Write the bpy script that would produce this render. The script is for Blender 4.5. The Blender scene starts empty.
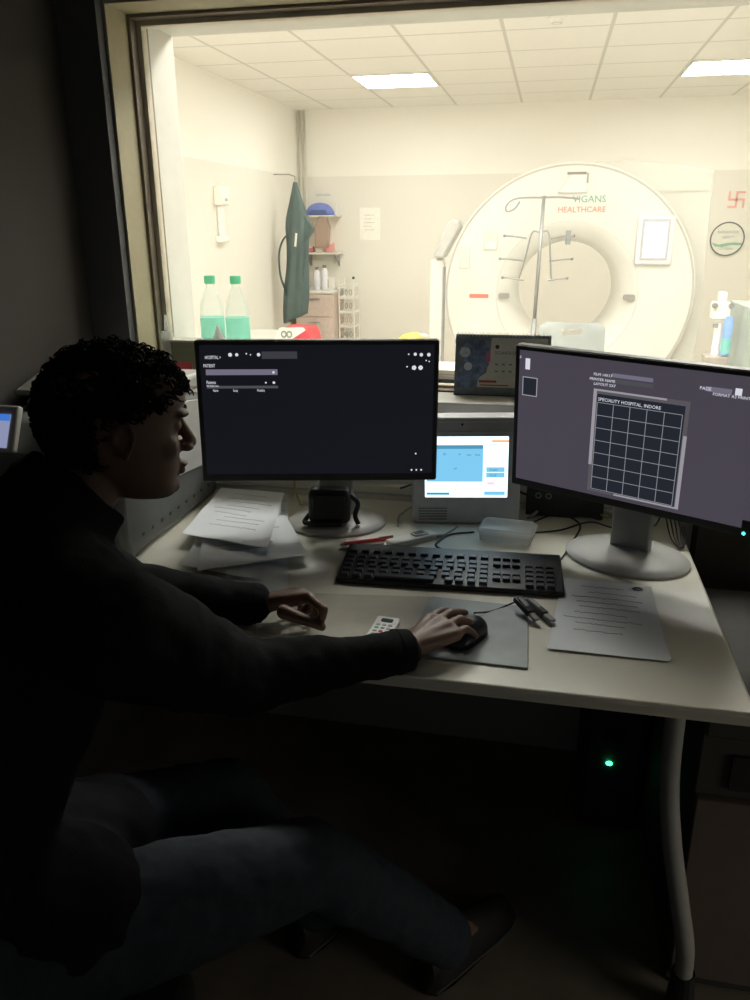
import bpy, bmesh, math, random
from mathutils import Vector, Matrix, Quaternion, noise
random.seed(7)
S = bpy.context.scene
COL = S.collection
PI = math.pi

# ---------------------------------------------------------------- camera
FPX = 788.0
CAM = Vector((0, 0, 1.45))
cR = Vector((0.97816082, 0.20780602, -0.00424983))
cU = Vector((-0.06480785, 0.32435594, 0.94371244))
cF = Vector((-0.19748759, 0.92282711, -0.33073974))
cd = bpy.data.cameras.new('camera')
cam = bpy.data.objects.new('camera', cd); COL.objects.link(cam)
m = Matrix.Identity(4)
for i in range(3):
    m[i][0] = cR[i]; m[i][1] = cU[i]; m[i][2] = -cF[i]; m[i][3] = CAM[i]
cam.matrix_world = m
cd.sensor_fit = 'VERTICAL'; cd.sensor_height = 36.0; cd.lens = FPX / 1000 * 36.0
cd.clip_start = 0.02; cd.clip_end = 60
S.camera = cam


def at(x, y, ax, val):
    """the point of the room seen at picture position x, y on the plane axis = val"""
    d = cR * ((x - 375) / FPX) - cU * ((y - 500) / FPX) + cF
    return CAM + d * ((val - CAM[ax]) / d[ax])


# ---------------------------------------------------------------- materials
def mat(name, col, rough=0.5, metal=0.0, emis=None, estr=0.0, var=0.06, scale=30, bump=0.0, bscale=200, spec=0.5, sheen=0, trans=0, alpha=None):
    M = bpy.data.materials.new(name); M.use_nodes = True
    nt = M.node_tree; b = nt.nodes['Principled BSDF']
    b.inputs['Roughness'].default_value = rough
    b.inputs['Metallic'].default_value = metal
    b.inputs['Specular IOR Level'].default_value = spec
    if sheen: b.inputs['Sheen Weight'].default_value = sheen
    if trans: b.inputs['Transmission Weight'].default_value = trans
    tc = nt.nodes.new('ShaderNodeTexCoord')
    nz = nt.nodes.new('ShaderNodeTexNoise'); nz.inputs['Scale'].default_value = scale; nz.inputs['Detail'].default_value = 4
    nt.links.new(tc.outputs['Object'], nz.inputs['Vector'])
    rp = nt.nodes.new('ShaderNodeValToRGB')
    c = Vector(col)
    rp.color_ramp.elements[0].position = 0.3; rp.color_ramp.elements[1].position = 0.7
    rp.color_ramp.elements[0].color = (*(c * (1 - var)), 1)
    rp.color_ramp.elements[1].color = (*[min(1, v) for v in c * (1 + var)], 1)
    nt.links.new(nz.outputs['Fac'], rp.inputs['Fac'])
    nt.links.new(rp.outputs['Color'], b.inputs['Base Color'])
    if bump:
        n2 = nt.nodes.new('ShaderNodeTexNoise'); n2.inputs['Scale'].default_value = bscale
        nt.links.new(tc.outputs['Object'], n2.inputs['Vector'])
        bp = nt.nodes.new('ShaderNodeBump'); bp.inputs['Strength'].default_value = bump; bp.inputs['Distance'].default_value = 0.002
        nt.links.new(n2.outputs['Fac'], bp.inputs['Height']); nt.links.new(bp.outputs['Normal'], b.inputs['Normal'])
    if emis:
        b.inputs['Emission Color'].default_value = (*emis, 1); b.inputs['Emission Strength'].default_value = estr
    if alpha is not None: b.inputs['Alpha'].default_value = alpha
    return M


def emat(name, col, s):
    M = bpy.data.materials.new(name); M.use_nodes = True
    nt = M.node_tree; nt.nodes.clear()
    e = nt.nodes.new('ShaderNodeEmission'); e.inputs[0].default_value = (*col, 1); e.inputs[1].default_value = s
    o = nt.nodes.new('ShaderNodeOutputMaterial'); nt.links.new(e.outputs[0], o.inputs[0])
    return M


def glassy(name, tint=(1, 1, 1), gl=0.06, rough=0.02, opaque=0.0, ocol=(.8, .8, .8)):
    """clear sheet: see-through with a slight glossy coat and optional milky share"""
    M = bpy.data.materials.new(name); M.use_nodes = True
    nt = M.node_tree; nt.nodes.clear()
    t = nt.nodes.new('ShaderNodeBsdfTransparent'); t.inputs[0].default_value = (*tint, 1)
    g = nt.nodes.new('ShaderNodeBsdfGlossy'); g.inputs['Roughness'].default_value = rough
    fr = nt.nodes.new('ShaderNodeFresnel'); fr.inputs[0].default_value = 1.35
    mx = nt.nodes.new('ShaderNodeMixShader')
    ml = nt.nodes.new('ShaderNodeMath'); ml.operation = 'MULTIPLY'; ml.inputs[1].default_value = gl * 10
    nt.links.new(fr.outputs[0], ml.inputs[0]); nt.links.new(ml.outputs[0], mx.inputs[0])
    nt.links.new(t.outputs[0], mx.inputs[1]); nt.links.new(g.outputs[0], mx.inputs[2])
    out = mx
    if opaque:
        d0 = nt.nodes.new('ShaderNodeBsdfDiffuse'); d0.inputs[0].default_value = (*ocol, 1)
        tl = nt.nodes.new('ShaderNodeBsdfTranslucent'); tl.inputs[0].default_value = (*ocol, 1)
        d = nt.nodes.new('ShaderNodeMixShader'); d.inputs[0].default_value = .6
        nt.links.new(d0.outputs[0], d.inputs[1]); nt.links.new(tl.outputs[0], d.inputs[2])
        m2 = nt.nodes.new('ShaderNodeMixShader'); m2.inputs[0].default_value = opaque
        nt.links.new(mx.outputs[0], m2.inputs[1]); nt.links.new(d.outputs[0], m2.inputs[2]); out = m2
    o = nt.nodes.new('ShaderNodeOutputMaterial'); nt.links.new(out.outputs[0], o.inputs[0])
    return M


def twotone(name, lo, hi, z, rough=0.6):
    M = mat(name, lo, rough, var=.015, scale=2)
    nt = M.node_tree; b = nt.nodes['Principled BSDF']
    g = nt.nodes.new('ShaderNodeNewGeometry'); sp = nt.nodes.new('ShaderNodeSeparateXYZ')
    nt.links.new(g.outputs['Position'], sp.inputs[0])
    gt = nt.nodes.new('ShaderNodeMath'); gt.operation = 'GREATER_THAN'; gt.inputs[1].default_value = z
    nt.links.new(sp.outputs[2], gt.inputs[0])
    mx = nt.nodes.new('ShaderNodeMix'); mx.data_type = 'RGBA'
    src = b.inputs['Base Color'].links[0].from_socket
    nt.links.new(gt.outputs[0], mx.inputs[0]); nt.links.new(src, mx.inputs[6]); mx.inputs[7].default_value = (*hi, 1)
    nt.links.new(mx.outputs[2], b.inputs['Base Color'])
    return M


def gridded(name, base, line, sx, sy, ox, oy, w, rough=0.8):
    M = mat(name, base, rough, var=0.02)
    nt = M.node_tree; b = nt.nodes['Principled BSDF']
    g = nt.nodes.new('ShaderNodeNewGeometry'); sp = nt.nodes.new('ShaderNodeSeparateXYZ')
    nt.links.new(g.outputs['Position'], sp.inputs[0])

    def axis(i, s, o):
        a = nt.nodes.new('ShaderNodeMath'); a.operation = 'SUBTRACT'; a.inputs[1].default_value = o
        nt.links.new(sp.outputs[i], a.inputs[0])
        p = nt.nodes.new('ShaderNodeMath'); p.operation = 'PINGPONG'; p.inputs[1].default_value = s / 2
        nt.links.new(a.outputs[0], p.inputs[0])
        l = nt.nodes.new('ShaderNodeMath'); l.operation = 'LESS_THAN'; l.inputs[1].default_value = w / 2
        nt.links.new(p.outputs[0], l.inputs[0]); return l
    a, c = axis(0, sx, ox), axis(1, sy, oy)
    mxm = nt.nodes.new('ShaderNodeMath'); mxm.operation = 'MAXIMUM'
    nt.links.new(a.outputs[0], mxm.inputs[0]); nt.links.new(c.outputs[0], mxm.inputs[1])
    mx = nt.nodes.new('ShaderNodeMix'); mx.data_type = 'RGBA'
    src = b.inputs['Base Color'].links[0].from_socket
    nt.links.new(mxm.outputs[0], mx.inputs[0]); nt.links.new(src, mx.inputs[6]); mx.inputs[7].default_value = (*line, 1)
    nt.links.new(mx.outputs[2], b.inputs['Base Color'])
    return M


# ---------------------------------------------------------------- mesh builder
class MB:
    def __init__(s): s.bm = bmesh.new()

    def add(s, verts, faces, M=None):
        vs = [s.bm.verts.new(M @ Vector(v) if M else Vector(v)) for v in verts]
        for f in faces:
            try: s.bm.faces.new([vs[i] for i in f])
            except ValueError: pass
        return s

    def box(s, x0, x1, y0, y1, z0, z1, M=None):
        v = [(x, y, z) for z in (z0, z1) for y in (y0, y1) for x in (x0, x1)]
        return s.add(v, [(0, 2, 3, 1), (4, 5, 7, 6), (0, 1, 5, 4), (2, 6, 7, 3), (0, 4, 6, 2), (1, 3, 7, 5)], M)

    def prism(s, pts, a, b, M=None, axis='y'):
        """outline in (x,z), extruded along y from a to b (axis 'z': outline in (x,y) extruded along z)"""
        n = len(pts)
        f = (lambda p, t: (p[0], t, p[1])) if axis == 'y' else ((lambda p, t: (p[0], p[1], t)) if axis == 'z' else (lambda p, t: (t, p[0], p[1])))
        v = [f(p, a) for p in pts] + [f(p, b) for p in pts]
        return s.add(v, [tuple(range(n))[::-1], tuple(range(n, 2 * n))] + [(i, (i + 1) % n, n + (i + 1) % n, n + i) for i in range(n)], M)

    def ringprism(s, outer, inner, a, b, M=None, axis='y'):
        n = len(outer)
        f = (lambda p, t: (p[0], t, p[1])) if axis == 'y' else (lambda p, t: (p[0], p[1], t))
        v = [f(p, a) for p in outer] + [f(p, b) for p in outer] + [f(p, a) for p in inner] + [f(p, b) for p in inner]
        F = []
        for i in range(n):
            j = (i + 1) % n
            F += [(i, j, n + j, n + i), (2 * n + i, 3 * n + i, 3 * n + j, 2 * n + j), (i, 2 * n + i, 2 * n + j, j), (n + i, n + j, 3 * n + j, 3 * n + i)]
        return s.add(v, F, M)

    def lathe(s, prof, n=24, M=None):
        """profile (r,z) turned round z"""
        v = []; F = []
        for r, z in prof:
            v += [(r * math.cos(2 * PI * i / n), r * math.sin(2 * PI * i / n), z) for i in range(n)]
        for k in range(len(prof) - 1):
            for i in range(n):
                j = (i + 1) % n
                F.append((k * n + i, k * n + j, (k + 1) * n + j, (k + 1) * n + i))
        F.append(tuple(range(n))[::-1]); L = (len(prof) - 1) * n; F.append(tuple(range(L, L + n)))
        return s.add(v, F, M)

    def loft(s, rings, M=None, cap=True):
        n = len(rings[0]); v = [p for r in rings for p in r]; F = []
        for k in range(len(rings) - 1):
            for i in range(n):
                j = (i + 1) % n
                F.append((k * n + i, k * n + j, (k + 1) * n + j, (k + 1) * n + i))
        if cap:
            F.append(tuple(range(n))[::-1]); L = (len(rings) - 1) * n; F.append(tuple(range(L, L + n)))
        return s.add(v, F, M)

    def tube(s, pts, r, n=8, M=None, flat=1.0):
        pts = [Vector(p) for p in pts]
        rr = r if isinstance(r, (list, tuple)) else [r] * len(pts)
        rings = []; up = None
        for i, p in enumerate(pts):
            t = (pts[min(i + 1, len(pts) - 1)] - pts[max(i - 1, 0)])
            if t.length < 1e-9: t = Vector((0, 0, 1))
            t.normalize()
            if up is None: up = Vector((0, 0, 1)) if abs(t.z) < .9 else Vector((1, 0, 0))
            a = t.cross(up)
            if a.length < 1e-6: a = t.cross(Vector((0, 1, 0)))
            a.normalize(); up = a.cross(t).normalized()
            rings.append([p + (a * math.cos(2 * PI * k / n) + up * math.sin(2 * PI * k / n) * flat) * rr[i] for k in range(n)])
        return s.loft(rings, M)

    def ball(s, c, r, M=None, u=16, v=10):
        if not isinstance(r, (list, tuple)): r = (r, r, r)
        T = Matrix.Translation(Vector(c)) @ Matrix.Diagonal((*r, 1))
        if M: T = M @ T
        bmesh.ops.create_uvsphere(s.bm, u_segments=u, v_segments=v, radius=1, matrix=T)
        return s

    def cap(s, a, b, ra, rb, n=16):
        """tapered limb segment with rounded ends"""
        a, b = Vector(a), Vector(b)
        s.tube([a, b], [ra, rb], n); s.ball(a, ra, u=n, v=8); s.ball(b, rb, u=n, v=8)
        return s

    def chain(s, pts, rr, n=16):
        for i in range(len(pts) - 1): s.cap(pts[i], pts[i + 1], rr[i], rr[i + 1], n)
        return s

    def build(s, name, material, parent=None, smooth=False, bevel=0, seg=2, loc=None, rz=0, world=False):
        bmesh.ops.recalc_face_normals(s.bm, faces=s.bm.faces)
        me = bpy.data.meshes.new(name); s.bm.to_mesh(me); s.bm.free()
        me.materials.append(material)
        if smooth:
            for p in me.polygons: p.use_smooth = True
        o = bpy.data.objects.new(name, me); COL.objects.link(o)
        if parent:
            o.parent = parent
            if world:   # coordinates were given in world space
                pm = parent.matrix_basis.copy(); q = parent.parent
                while q: pm = q.matrix_basis @ pm; q = q.parent
                me.transform(pm.inverted())
        if loc is not None: o.location = loc
        if rz: o.rotation_euler.z = rz
        if bevel:
            b = o.modifiers.new('bevel', 'BEVEL'); b.width = bevel; b.segments = seg; b.limit_method = 'ANGLE'
            b.angle_limit = math.radians(40); b.harden_normals = False
            for p in me.polygons: p.use_smooth = True
            if smooth is False:
                me.set_sharp_from_angle(angle=math.radians(35))
        elif smooth == 'auto' or smooth is True and False:
            me.set_sharp_from_angle(angle=math.radians(40))
        return o


def tag(o, label=None, cat=None, group=None, kind=None):
    if label: o['label'] = label
    if cat: o['category'] = cat
    if group: o['group'] = group
    if kind: o['kind'] = kind
    return o


def thing(name, label, cat, loc=(0, 0, 0), rz=0, group=None):
    o = bpy.data.objects.new(name, None); COL.objects.link(o); o.empty_display_size = 0.05
    o.matrix_basis = Matrix.Translation(Vector(loc)) @ Matrix.Rotation(rz, 4, 'Z')
    return tag(o, label, cat, group)


def copy_tree(o, parent=None):
    c = o.copy(); COL.objects.link(c)
    if parent: c.parent = parent
    for ch in [x for x in COL.objects if x.parent == o]: copy_tree(ch, c)
    return c


def circ(cx, cz, r, n=48, a0=0, a1=2 * PI, rx=None):
    rx = rx or r
    full = abs(a1 - a0 - 2 * PI) < 1e-6
    k = n if full else n + 1
    return [(cx + rx * math.cos(a0 + (a1 - a0) * i / n), cz + r * math.sin(a0 + (a1 - a0) * i / n)) for i in range(k)]


def rrect(x0, x1, z0, z1, r, n=4):
    p = []
    for cx, cz, a in ((x1 - r, z1 - r, 0), (x0 + r, z1 - r, PI / 2), (x0 + r, z0 + r, PI), (x1 - r, z0 + r, 3 * PI / 2)):
        p += [(cx + r * math.cos(a + PI / 2 * i / n), cz + r * math.sin(a + PI / 2 * i / n)) for i in range(n + 1)]
    return p


def crom(pts, k=8):
    P = [Vector(p) for p in pts]; P = [P[0] * 2 - P[1]] + P + [P[-1] * 2 - P[-2]]; out = []
    for i in range(1, len(P) - 2):
        a, b, c, d = P[i - 1:i + 3]
        for j in range(k):
            t = j / k
            out.append(0.5 * ((2 * b) + (c - a) * t + (2 * a - 5 * b + 4 * c - d) * t * t + (3 * b - a - 3 * c + d) * t ** 3))
    out.append(P[-2]); return out


def text(name, s, size, material, parent, M, extrude=0.0003, align='LEFT', sx=1.0, sp=1.0):
    cu = bpy.data.curves.new(name, 'FONT'); cu.body = s; cu.size = size; cu.extrude = extrude; cu.align_x = align; cu.space_character = sp
    cu.resolution_u = 2
    t = bpy.data.objects.new(name + '_tmp', cu); COL.objects.link(t)
    dg = bpy.context.evaluated_depsgraph_get()
    me = bpy.data.meshes.new_from_object(t.evaluated_get(dg)); bpy.data.objects.remove(t); bpy.data.curves.remove(cu)
    me.transform(M @ Matrix.Diagonal((sx, 1, 1, 1))); me.materials.clear(); me.materials.append(material)
    o = bpy.data.objects.new(name, me); COL.objects.link(o); o.parent = parent
    return o


RX = Matrix.Rotation(PI / 2, 4, 'X')   # lays xy text upright facing -y


def T(x, y, z): return Matrix.Translation((x, y, z))


# ---------------------------------------------------------------- shared materials
m_wallex = twotone('exam_wall_paint', (.79, .765, .70), (.89, .87, .815), 1.9, 0.6)
m_ceilex = gridded('ceiling_tiles', (.82, .80, .75), (.62, .60, .55), .61, .6, -.35, 7.08, .022)
m_floorex = gridded('exam_floor_tiles', (.68, .66, .60), (.55, .53, .48), .6, .6, 0, 0, .006, .25)
m_wallc = mat('control_wall_paint', (.58, .57, .55), .7, var=.08, scale=3, bump=.2)
m_floorc = mat('dark_brown_floor', (.22, .185, .145), .45, var=.2, scale=8)
m_ceilc = mat('control_ceiling_paint', (.4, .38, .34), .8)
m_reveal = mat('cream_reveal_paint', (.47, .42, .27), .6, var=.04)
m_reveal2 = mat('pale_reveal_paint', (.60, .585, .53), .55, var=.03)
m_frame = mat('bronze_frame', (.20, .165, .125), .4, .3)
m_framel = mat('pale_frame_strip', (.60, .54, .42), .4)
m_sill = mat('sill_stone', (.66, .65, .60), .35, var=.04)
m_glass = glassy('window_glass', (.985, .99, .98), .04)
m_white = mat('white_plastic', (.78, .77, .72), .35, var=.02)
m_white2 = mat('warm_white_plastic', (.72, .69, .60), .4, var=.02)
m_gant = mat('gantry_shell', (.73, .715, .665), .35, var=.01)
m_gant2 = mat('gantry_shell_dull', (.66, .645, .59), .4, var=.01)
m_lgrey = mat('light_grey_plastic', (.50, .50, .48), .45, var=.03)
m_grey = mat('grey_plastic', (.27, .28, .28), .5, var=.05)
m_dgrey = mat('dark_grey_plastic', (.06, .063, .065), .5)
m_black = mat('black_plastic', (.015, .016, .018), .45, bump=.1)
m_steel = mat('brushed_steel', (.42, .42, .41), .35, .8)
m_paper = mat('white_paper', (.86, .89, .93), .8, var=.02, scale=12)
m_ink = mat('grey_ink', (.30, .30, .32), .8)
m_red = mat('red_plastic', (.70, .07, .09), .45)
m_green = mat('green_plastic', (.10, .52, .36), .4)
m_desk = mat('cream_laminate', (.72, .70, .60), .38, var=.025, scale=4)
LED = emat('green_led', (.05, 1, .35), 6)

# ---------------------------------------------------------------- SETTING
SX0, SX1, SZ0, SZ1 = -1.09, 1.45, 1.02, 1.955      # window opening
WY0, WY1 = 2.0, 2.35                               # wall thickness


def struct(name, mb, m, parent=None, **k):
    o = mb.build(name, m, parent, **k)
    if not parent: o['kind'] = 'structure'
    return o


w = MB()
w.box(-2.7, SX0, WY0, WY1, 0, 2.7); w.box(SX1, 3.0, WY0, WY1, 0, 2.7)
w.box(SX0, SX1, WY0, WY1, SZ1, 2.7); w.box(SX0, SX1, WY0, WY1, 0, SZ0 - .03)
struct('wall_front', w, m_wallc)
struct('trim_1', MB().box(-1.20, -1.094, 1.965, 1.999, 0, 2.7), mat('dark_slate_panel', (.10, .10, .105), .7))
struct('trim_2', MB().box(.40, 1.99, 1.93, 1.999, 0, .975), mat('dark_brown_panel', (.085, .07, .055), .7))
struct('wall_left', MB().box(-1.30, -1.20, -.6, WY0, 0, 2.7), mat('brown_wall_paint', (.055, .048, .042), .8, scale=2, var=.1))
struct('wall_right', MB().box(2.0, 2.1, -.6, WY0, 0, 2.7), m_wallc)
struct('floor', MB().box(-1.36, 2.1, -1.5, WY0, -.05, 0), m_floorc)
struct('ceiling', MB().box(-1.36, 2.1, -1.5, WY0, 2.7, 2.75), m_ceilc)
# examination room
struct('wall_far', MB().box(-2.63, 3.0, 8.25, 8.35, 0, 2.6), m_wallex)
struct('wall_exam_left', MB().box(-2.65, -2.54, WY1, 8.25, 0, 2.6), m_wallex)
struct('wall_exam_right', MB().box(2.9, 3.0, WY1, 8.25, 0, 2.6), m_wallex)
struct('wall_exam_near', MB().box(-2.54, SX0 - .001, WY1, WY1 + .01, 0, 2.6).box(SX1 + .001, 2.9, WY1, WY1 + .01, 0, 2.6).box(SX0 - .001, SX1 + .001, WY1, WY1 + .01, SZ1 + .001, 2.6).box(SX0, SX1, WY1, WY1 + .01, 0, SZ0 - .035), m_wallex)
struct('floor_exam', MB().box(-2.6, 2.95, WY1, 8.3, -.05, 0), m_floorex)
struct('ceiling_exam', MB().box(-2.6, 2.95, WY1, 8.3, 2.51, 2.56), m_ceilex)

# the window: linings of the opening, frame, pane and sill
win = bpy.data.objects.new('window_1', None); COL.objects.link(win); win['kind'] = 'structure'
t_ = .004
b = MB().box(SX0, SX0 + t_, WY0 - .004, 2.10, SZ0, SZ1).box(SX1 - t_, SX1, WY0 - .004, 2.10, SZ0, SZ1).box(SX0, SX1, WY0 - .004, 2.10, SZ1 - t_, SZ1)
b.build('near_lining', m_reveal, win)
b = MB().box(SX0, SX0 + t_, 2.19, WY1 + .012, SZ0, SZ1).box(SX1 - t_, SX1, 2.19, WY1 + .012, SZ0, SZ1).box(SX0, SX1, 2.19, WY1 + .012, SZ1 - t_, SZ1)
b.build('far_lining', m_reveal2, win)


def framering(y0, y1, wd, name, m):
    b = MB()
    b.box(SX0 + t_, SX0 + t_ + wd, y0, y1, SZ0, SZ1 - t_).box(SX1 - t_ - wd, SX1 - t_, y0, y1, SZ0, SZ1 - t_)
    b.box(SX0 + t_ + wd, SX1 - t_ - wd, y0, y1, SZ1 - t_ - wd, SZ1 - t_).box(SX0 + t_ + wd, SX1 - t_ - wd, y0, y1, SZ0, SZ0 + wd * .6)
    return b.build(name, m, win, bevel=.001)


framering(2.10, 2.135, .008, 'outer_frame', m_frame)
framering(2.135, 2.165, .020, 'glazing_frame', m_framel)
framering(2.165, 2.19, .012, 'inner_bead', m_frame)
MB().box(SX0 + .02, SX1 - .02, 2.147, 2.153, SZ0 + .008, SZ1 - .02).build('glass_pane', m_glass, win)
MB().box(SX0 - .02, SX1 + .02, WY0 - .03, WY1 + .03, SZ0 - .03, SZ0).build('window_sill', m_sill, win, bevel=.004)

# ---------------------------------------------------------------- EXAM ROOM LIGHTS
m_panel = emat('lit_diffuser', (1.0, .985, .93), 23)
m_panel_dim = emat('dimmer_lit_diffuser', (1.0, .985, .92), 24)
m_panel_added = emat('added_near_diffuser', (1.0, .985, .93), 40)  # stronger glow for the unseen pair added to brighten the desk
first = True
for X, Y, vis in ((-1.57, 6.48, 'left'), (.87, 6.48, 'right'), (-1.57, 4.08, ''), (.87, 4.08, ''), (-.96, 2.88, ''), (.26, 2.88, '')):  # panels with an empty side word are out of view, added for their light
    lab = {'left': 'square lit ceiling panel nearer the corner with the hanging apron', 'right': 'square lit ceiling panel above the round green wall sign'}.get(vis, 'unseen lit ceiling panel added above the near half of the scanner room')
    L = thing('ceiling_light', lab, 'ceiling light', (X + .305, Y + .3, 2.51), 0, 'lit panels in the scanner room ceiling')
    o_, i_ = rrect(-.3, .3, -.295, .295, .004, 1), rrect(-.285, .285, -.28, .28, .004, 1)
    MB().ringprism(o_, i_, -.012, -.0015, axis='z').build('frame', m_white, L)
    MB().box(-.284, .284, -.279, .279, -.008, -.0015).build('diffuser', m_panel_dim if vis else (m_panel_added if Y < 3 else m_panel), L)
sd = thing('smoke_detector', 'small round ceiling device in a tile near the window top', 'detector', (-.1, 5.2, 2.51))
sd.location = at(557, 17, 2, 2.51)
MB().lathe([(.05, 0), (.05, -.012), (.03, -.03), (.012, -.032)], 20).build('housing', m_white, sd)
MB().lathe([(.034, -.0255), (.034, -.0265), (.028, -.031), (.027, -.031)], 20).build('vent_ring', m_lgrey, sd)

# ---------------------------------------------------------------- CT GANTRY
GX, GZ, GY = .118, 1.0, 5.6
g = thing('ct_scanner', 'large white round ct scanner gantry with an open bore and a lit screen', 'ct scanner', (GX, GY, 0))
z0 = GZ
R, BR = .815, .34
# main cylinder shell: lathe round y
prof = [(R - .004, 0.0), (R + .006, .010), (R + .008, .05), (R, .55), (R - .05, .75), (BR + .05, .80), (BR, .72), (BR - .01, .40), (BR, .14), (BR + .03, .055), (BR + .10, .012), (BR + .12, 0.0)]
My = T(0, 0, z0) @ Matrix.Rotation(-PI / 2, 4, 'X')
mb = MB(); n = 96; v = []; F = []
for r, z in prof:
    v += [(r * math.cos(2 * PI * i / n), r * math.sin(2 * PI * i / n), z) for i in range(n)]
K = len(prof)
for k in range(K):
    kk = (k + 1) % K
    for i in range(n):
        j = (i + 1) % n; F.append((k * n + i, k * n + j, kk * n + j, kk * n + i))
mb.add(v, F, My)
body = mb.build('gantry_ring', m_gant, g, smooth='auto')
# thin seam round the front cover
mb = MB(); mb.ringprism(circ(0, z0, R - .006, 96), circ(0, z0, R - .018, 96), -.004, .001)
mb.build('cover_seam', mat('seam_grey', (.50, .48, .43), .5), g)
mb = MB(); mb.ringprism(circ(0, z0, BR + .125, 96), circ(0, z0, BR + .119, 96), -.002, .001)
mb.build('bore_seam', m_gant2, g)
# right hand side cover (taller box behind the ring)
o_ = [(.05, .05), (.88, .05), (.895, .9), (.86, 1.76), (.62, 1.80), (.35, 1.835), (.05, 1.84)]
inner = []
mb = MB()
pts = [(.88, .05), (.892, .9), (.862, 1.758), (.62, 1.80), (.38, 1.828), (.1, 1.828)] + circ(0, z0, R + .004, 30, PI / 2 - .1, -PI / 2 + .1) + [(.1, .05)]
mb.prism(pts, .12, .78)
mb.build('side_cover', m_gant2, g, bevel=.01)
MB().box(.55, .868, .112, .119, 1.638, 1.642).build('cover_groove', m_gant2, g)
MB().prism([(-.62, 0), (.62, 0), (.62, .30), (.45, .52), (-.45, .52), (-.62, .30)], .10, .72).build('base', m_gant2, g, bevel=.02)
# screen on the front cover
sx, sz = .55 + .10 - GX, 1.345
mb = MB().box(sx - .115 + 0, sx + .115, -.03, .01, sz - .155, sz + .145); mb.build('screen_housing', mat('lilac_grey_plastic', (.74, .72, .72), .4), g, bevel=.012)
MB().box(sx - .085, sx + .085, -.034, -.028, sz - .125, sz + .125).build('screen_bezel', m_lgrey, g, bevel=.002)
MB().box(sx - .073, sx + .073, -.036, -.033, sz - .113, sz + .110).build('screen', emat('gantry_screen_glow', (1, .93, 1), 1.15), g)
# keypads, buttons, laser window
for x0, x1, za, zb in ((.74 - GX - .0 + .06, .74 - GX + .13, 1.19, 1.36),):
    kp = MB().box(x0, x1, .10, .118, za, zb).build('keypad', m_gant2, g, bevel=.003)
    for i in range(4):
        MB().box(x0 + .012, x1 - .012, .096, .101, za + .02 + i * .036, za + .04 + i * .036).build('key', m_white, kp)
kp = MB().box(-.56, -.47, -.008, .004, 1.28, 1.40).build('keypad', m_gant2, g, bevel=.003)
MB().box(-.55, -.48, -.011, -.006, 1.295, 1.33).build('key', m_white, kp)
kp = MB().box(-.72, -.65, -.008, .004, 1.16, 1.30).build('keypad', m_gant2, g, bevel=.003)
for s_, nm in ((-1, 'button_pad'), (1, 'button_pad')):
    MB().prism(rrect(s_ * .41 - .038, s_ * .41 + .038, .965, 1.0, .012), -.006, .02).build(nm, mat('button_grey', (.33, .32, .29), .5), g)
MB().prism(rrect(-.645, -.515, .966, .992, .008), -.003, .01).build('warning_label', mat('salmon_label', (.70, .22, .16), .6), g)
lw = MB().prism([(-.10, 1.63), (.09, 1.63), (.075, 1.75), (-.02, 1.75)], -.016, .01).build('laser_window', m_gant, g, bevel=.006)
MB().box(-.045, .075, -.02, -.012, 1.742, 1.757).build('window_slot', mat('slot_grey', (.27, .25, .22), .5), lw)
MB().box(.078, .09, -.02, -.01, 1.69, 1.752).build('window_edge', mat('edge_grey', (.4, .38, .34), .5), lw)
MB().box(-.10, .085, -.019, -.014, 1.632, 1.64).build('window_lip', m_lgrey, lw)
text('green_brand_text', 'VIGANS', .06, mat('faded_green_ink', (.16, .40, .30), .6), g, T(.0, -.003, 1.575) @ RX, sx=1.0)
text('orange_brand_text', 'HEALTHCARE', .05, mat('faded_orange_ink', (.72, .25, .16), .6), g, T(-.09, -.003, 1.515) @ RX, sx=.98)
MB().tube([(.24, -.002, 1.57), (.275, -.002, 1.56), (.28, -.002, 1.53)], .003).build('logo_mark', m_gant2, g)
MB().lathe([(.012, 0), (.012, .006), (.004, .008)], 12, T(.765, .118, .955) @ Matrix.Rotation(PI / 2, 4, 'X')).build('screw_cap', m_dgrey, g)

# ---------------------------------------------------------------- wall marks
sg = thing('round_sign', 'round white wall sign with dark rim and green swoosh', 'sign', at(727, 239, 1, 8.245))
MB().prism(circ(0, 0, .150, 48), -.008, 0).build('plate', mat('sign_cream', (.74, .73, .65), .5), sg)
MB().ringprism(circ(0, 0, .152, 48), circ(0, 0, .140, 48), -.012, -.004).build('rim', mat('sign_rim', (.17, .19, .17), .5), sg)
mg = mat('pale_green_ink', (.30, .50, .38), .6)
MB().prism([(-.135, -.03), (-.07, -.05), (0, -.035), (.06, -.03), (.135, -.035), (.13, -.055), (.03, -.055), (-.03, -.07), (-.10, -.066)], -.0095, -.008).build('swoosh', mg, sg)
text('sign_text', 'RADIATION', .034, m_ink, sg, T(0, -.0095, .05) @ RX, align='CENTER')
text('sign_text', 'SAFETY', .032, m_ink, sg, T(.01, -.0095, .005) @ RX, align='CENTER')
text('sign_text', 'CT SCAN', .028, m_ink, sg, T(.0, -.0095, -.095) @ RX, align='CENTER')
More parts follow.
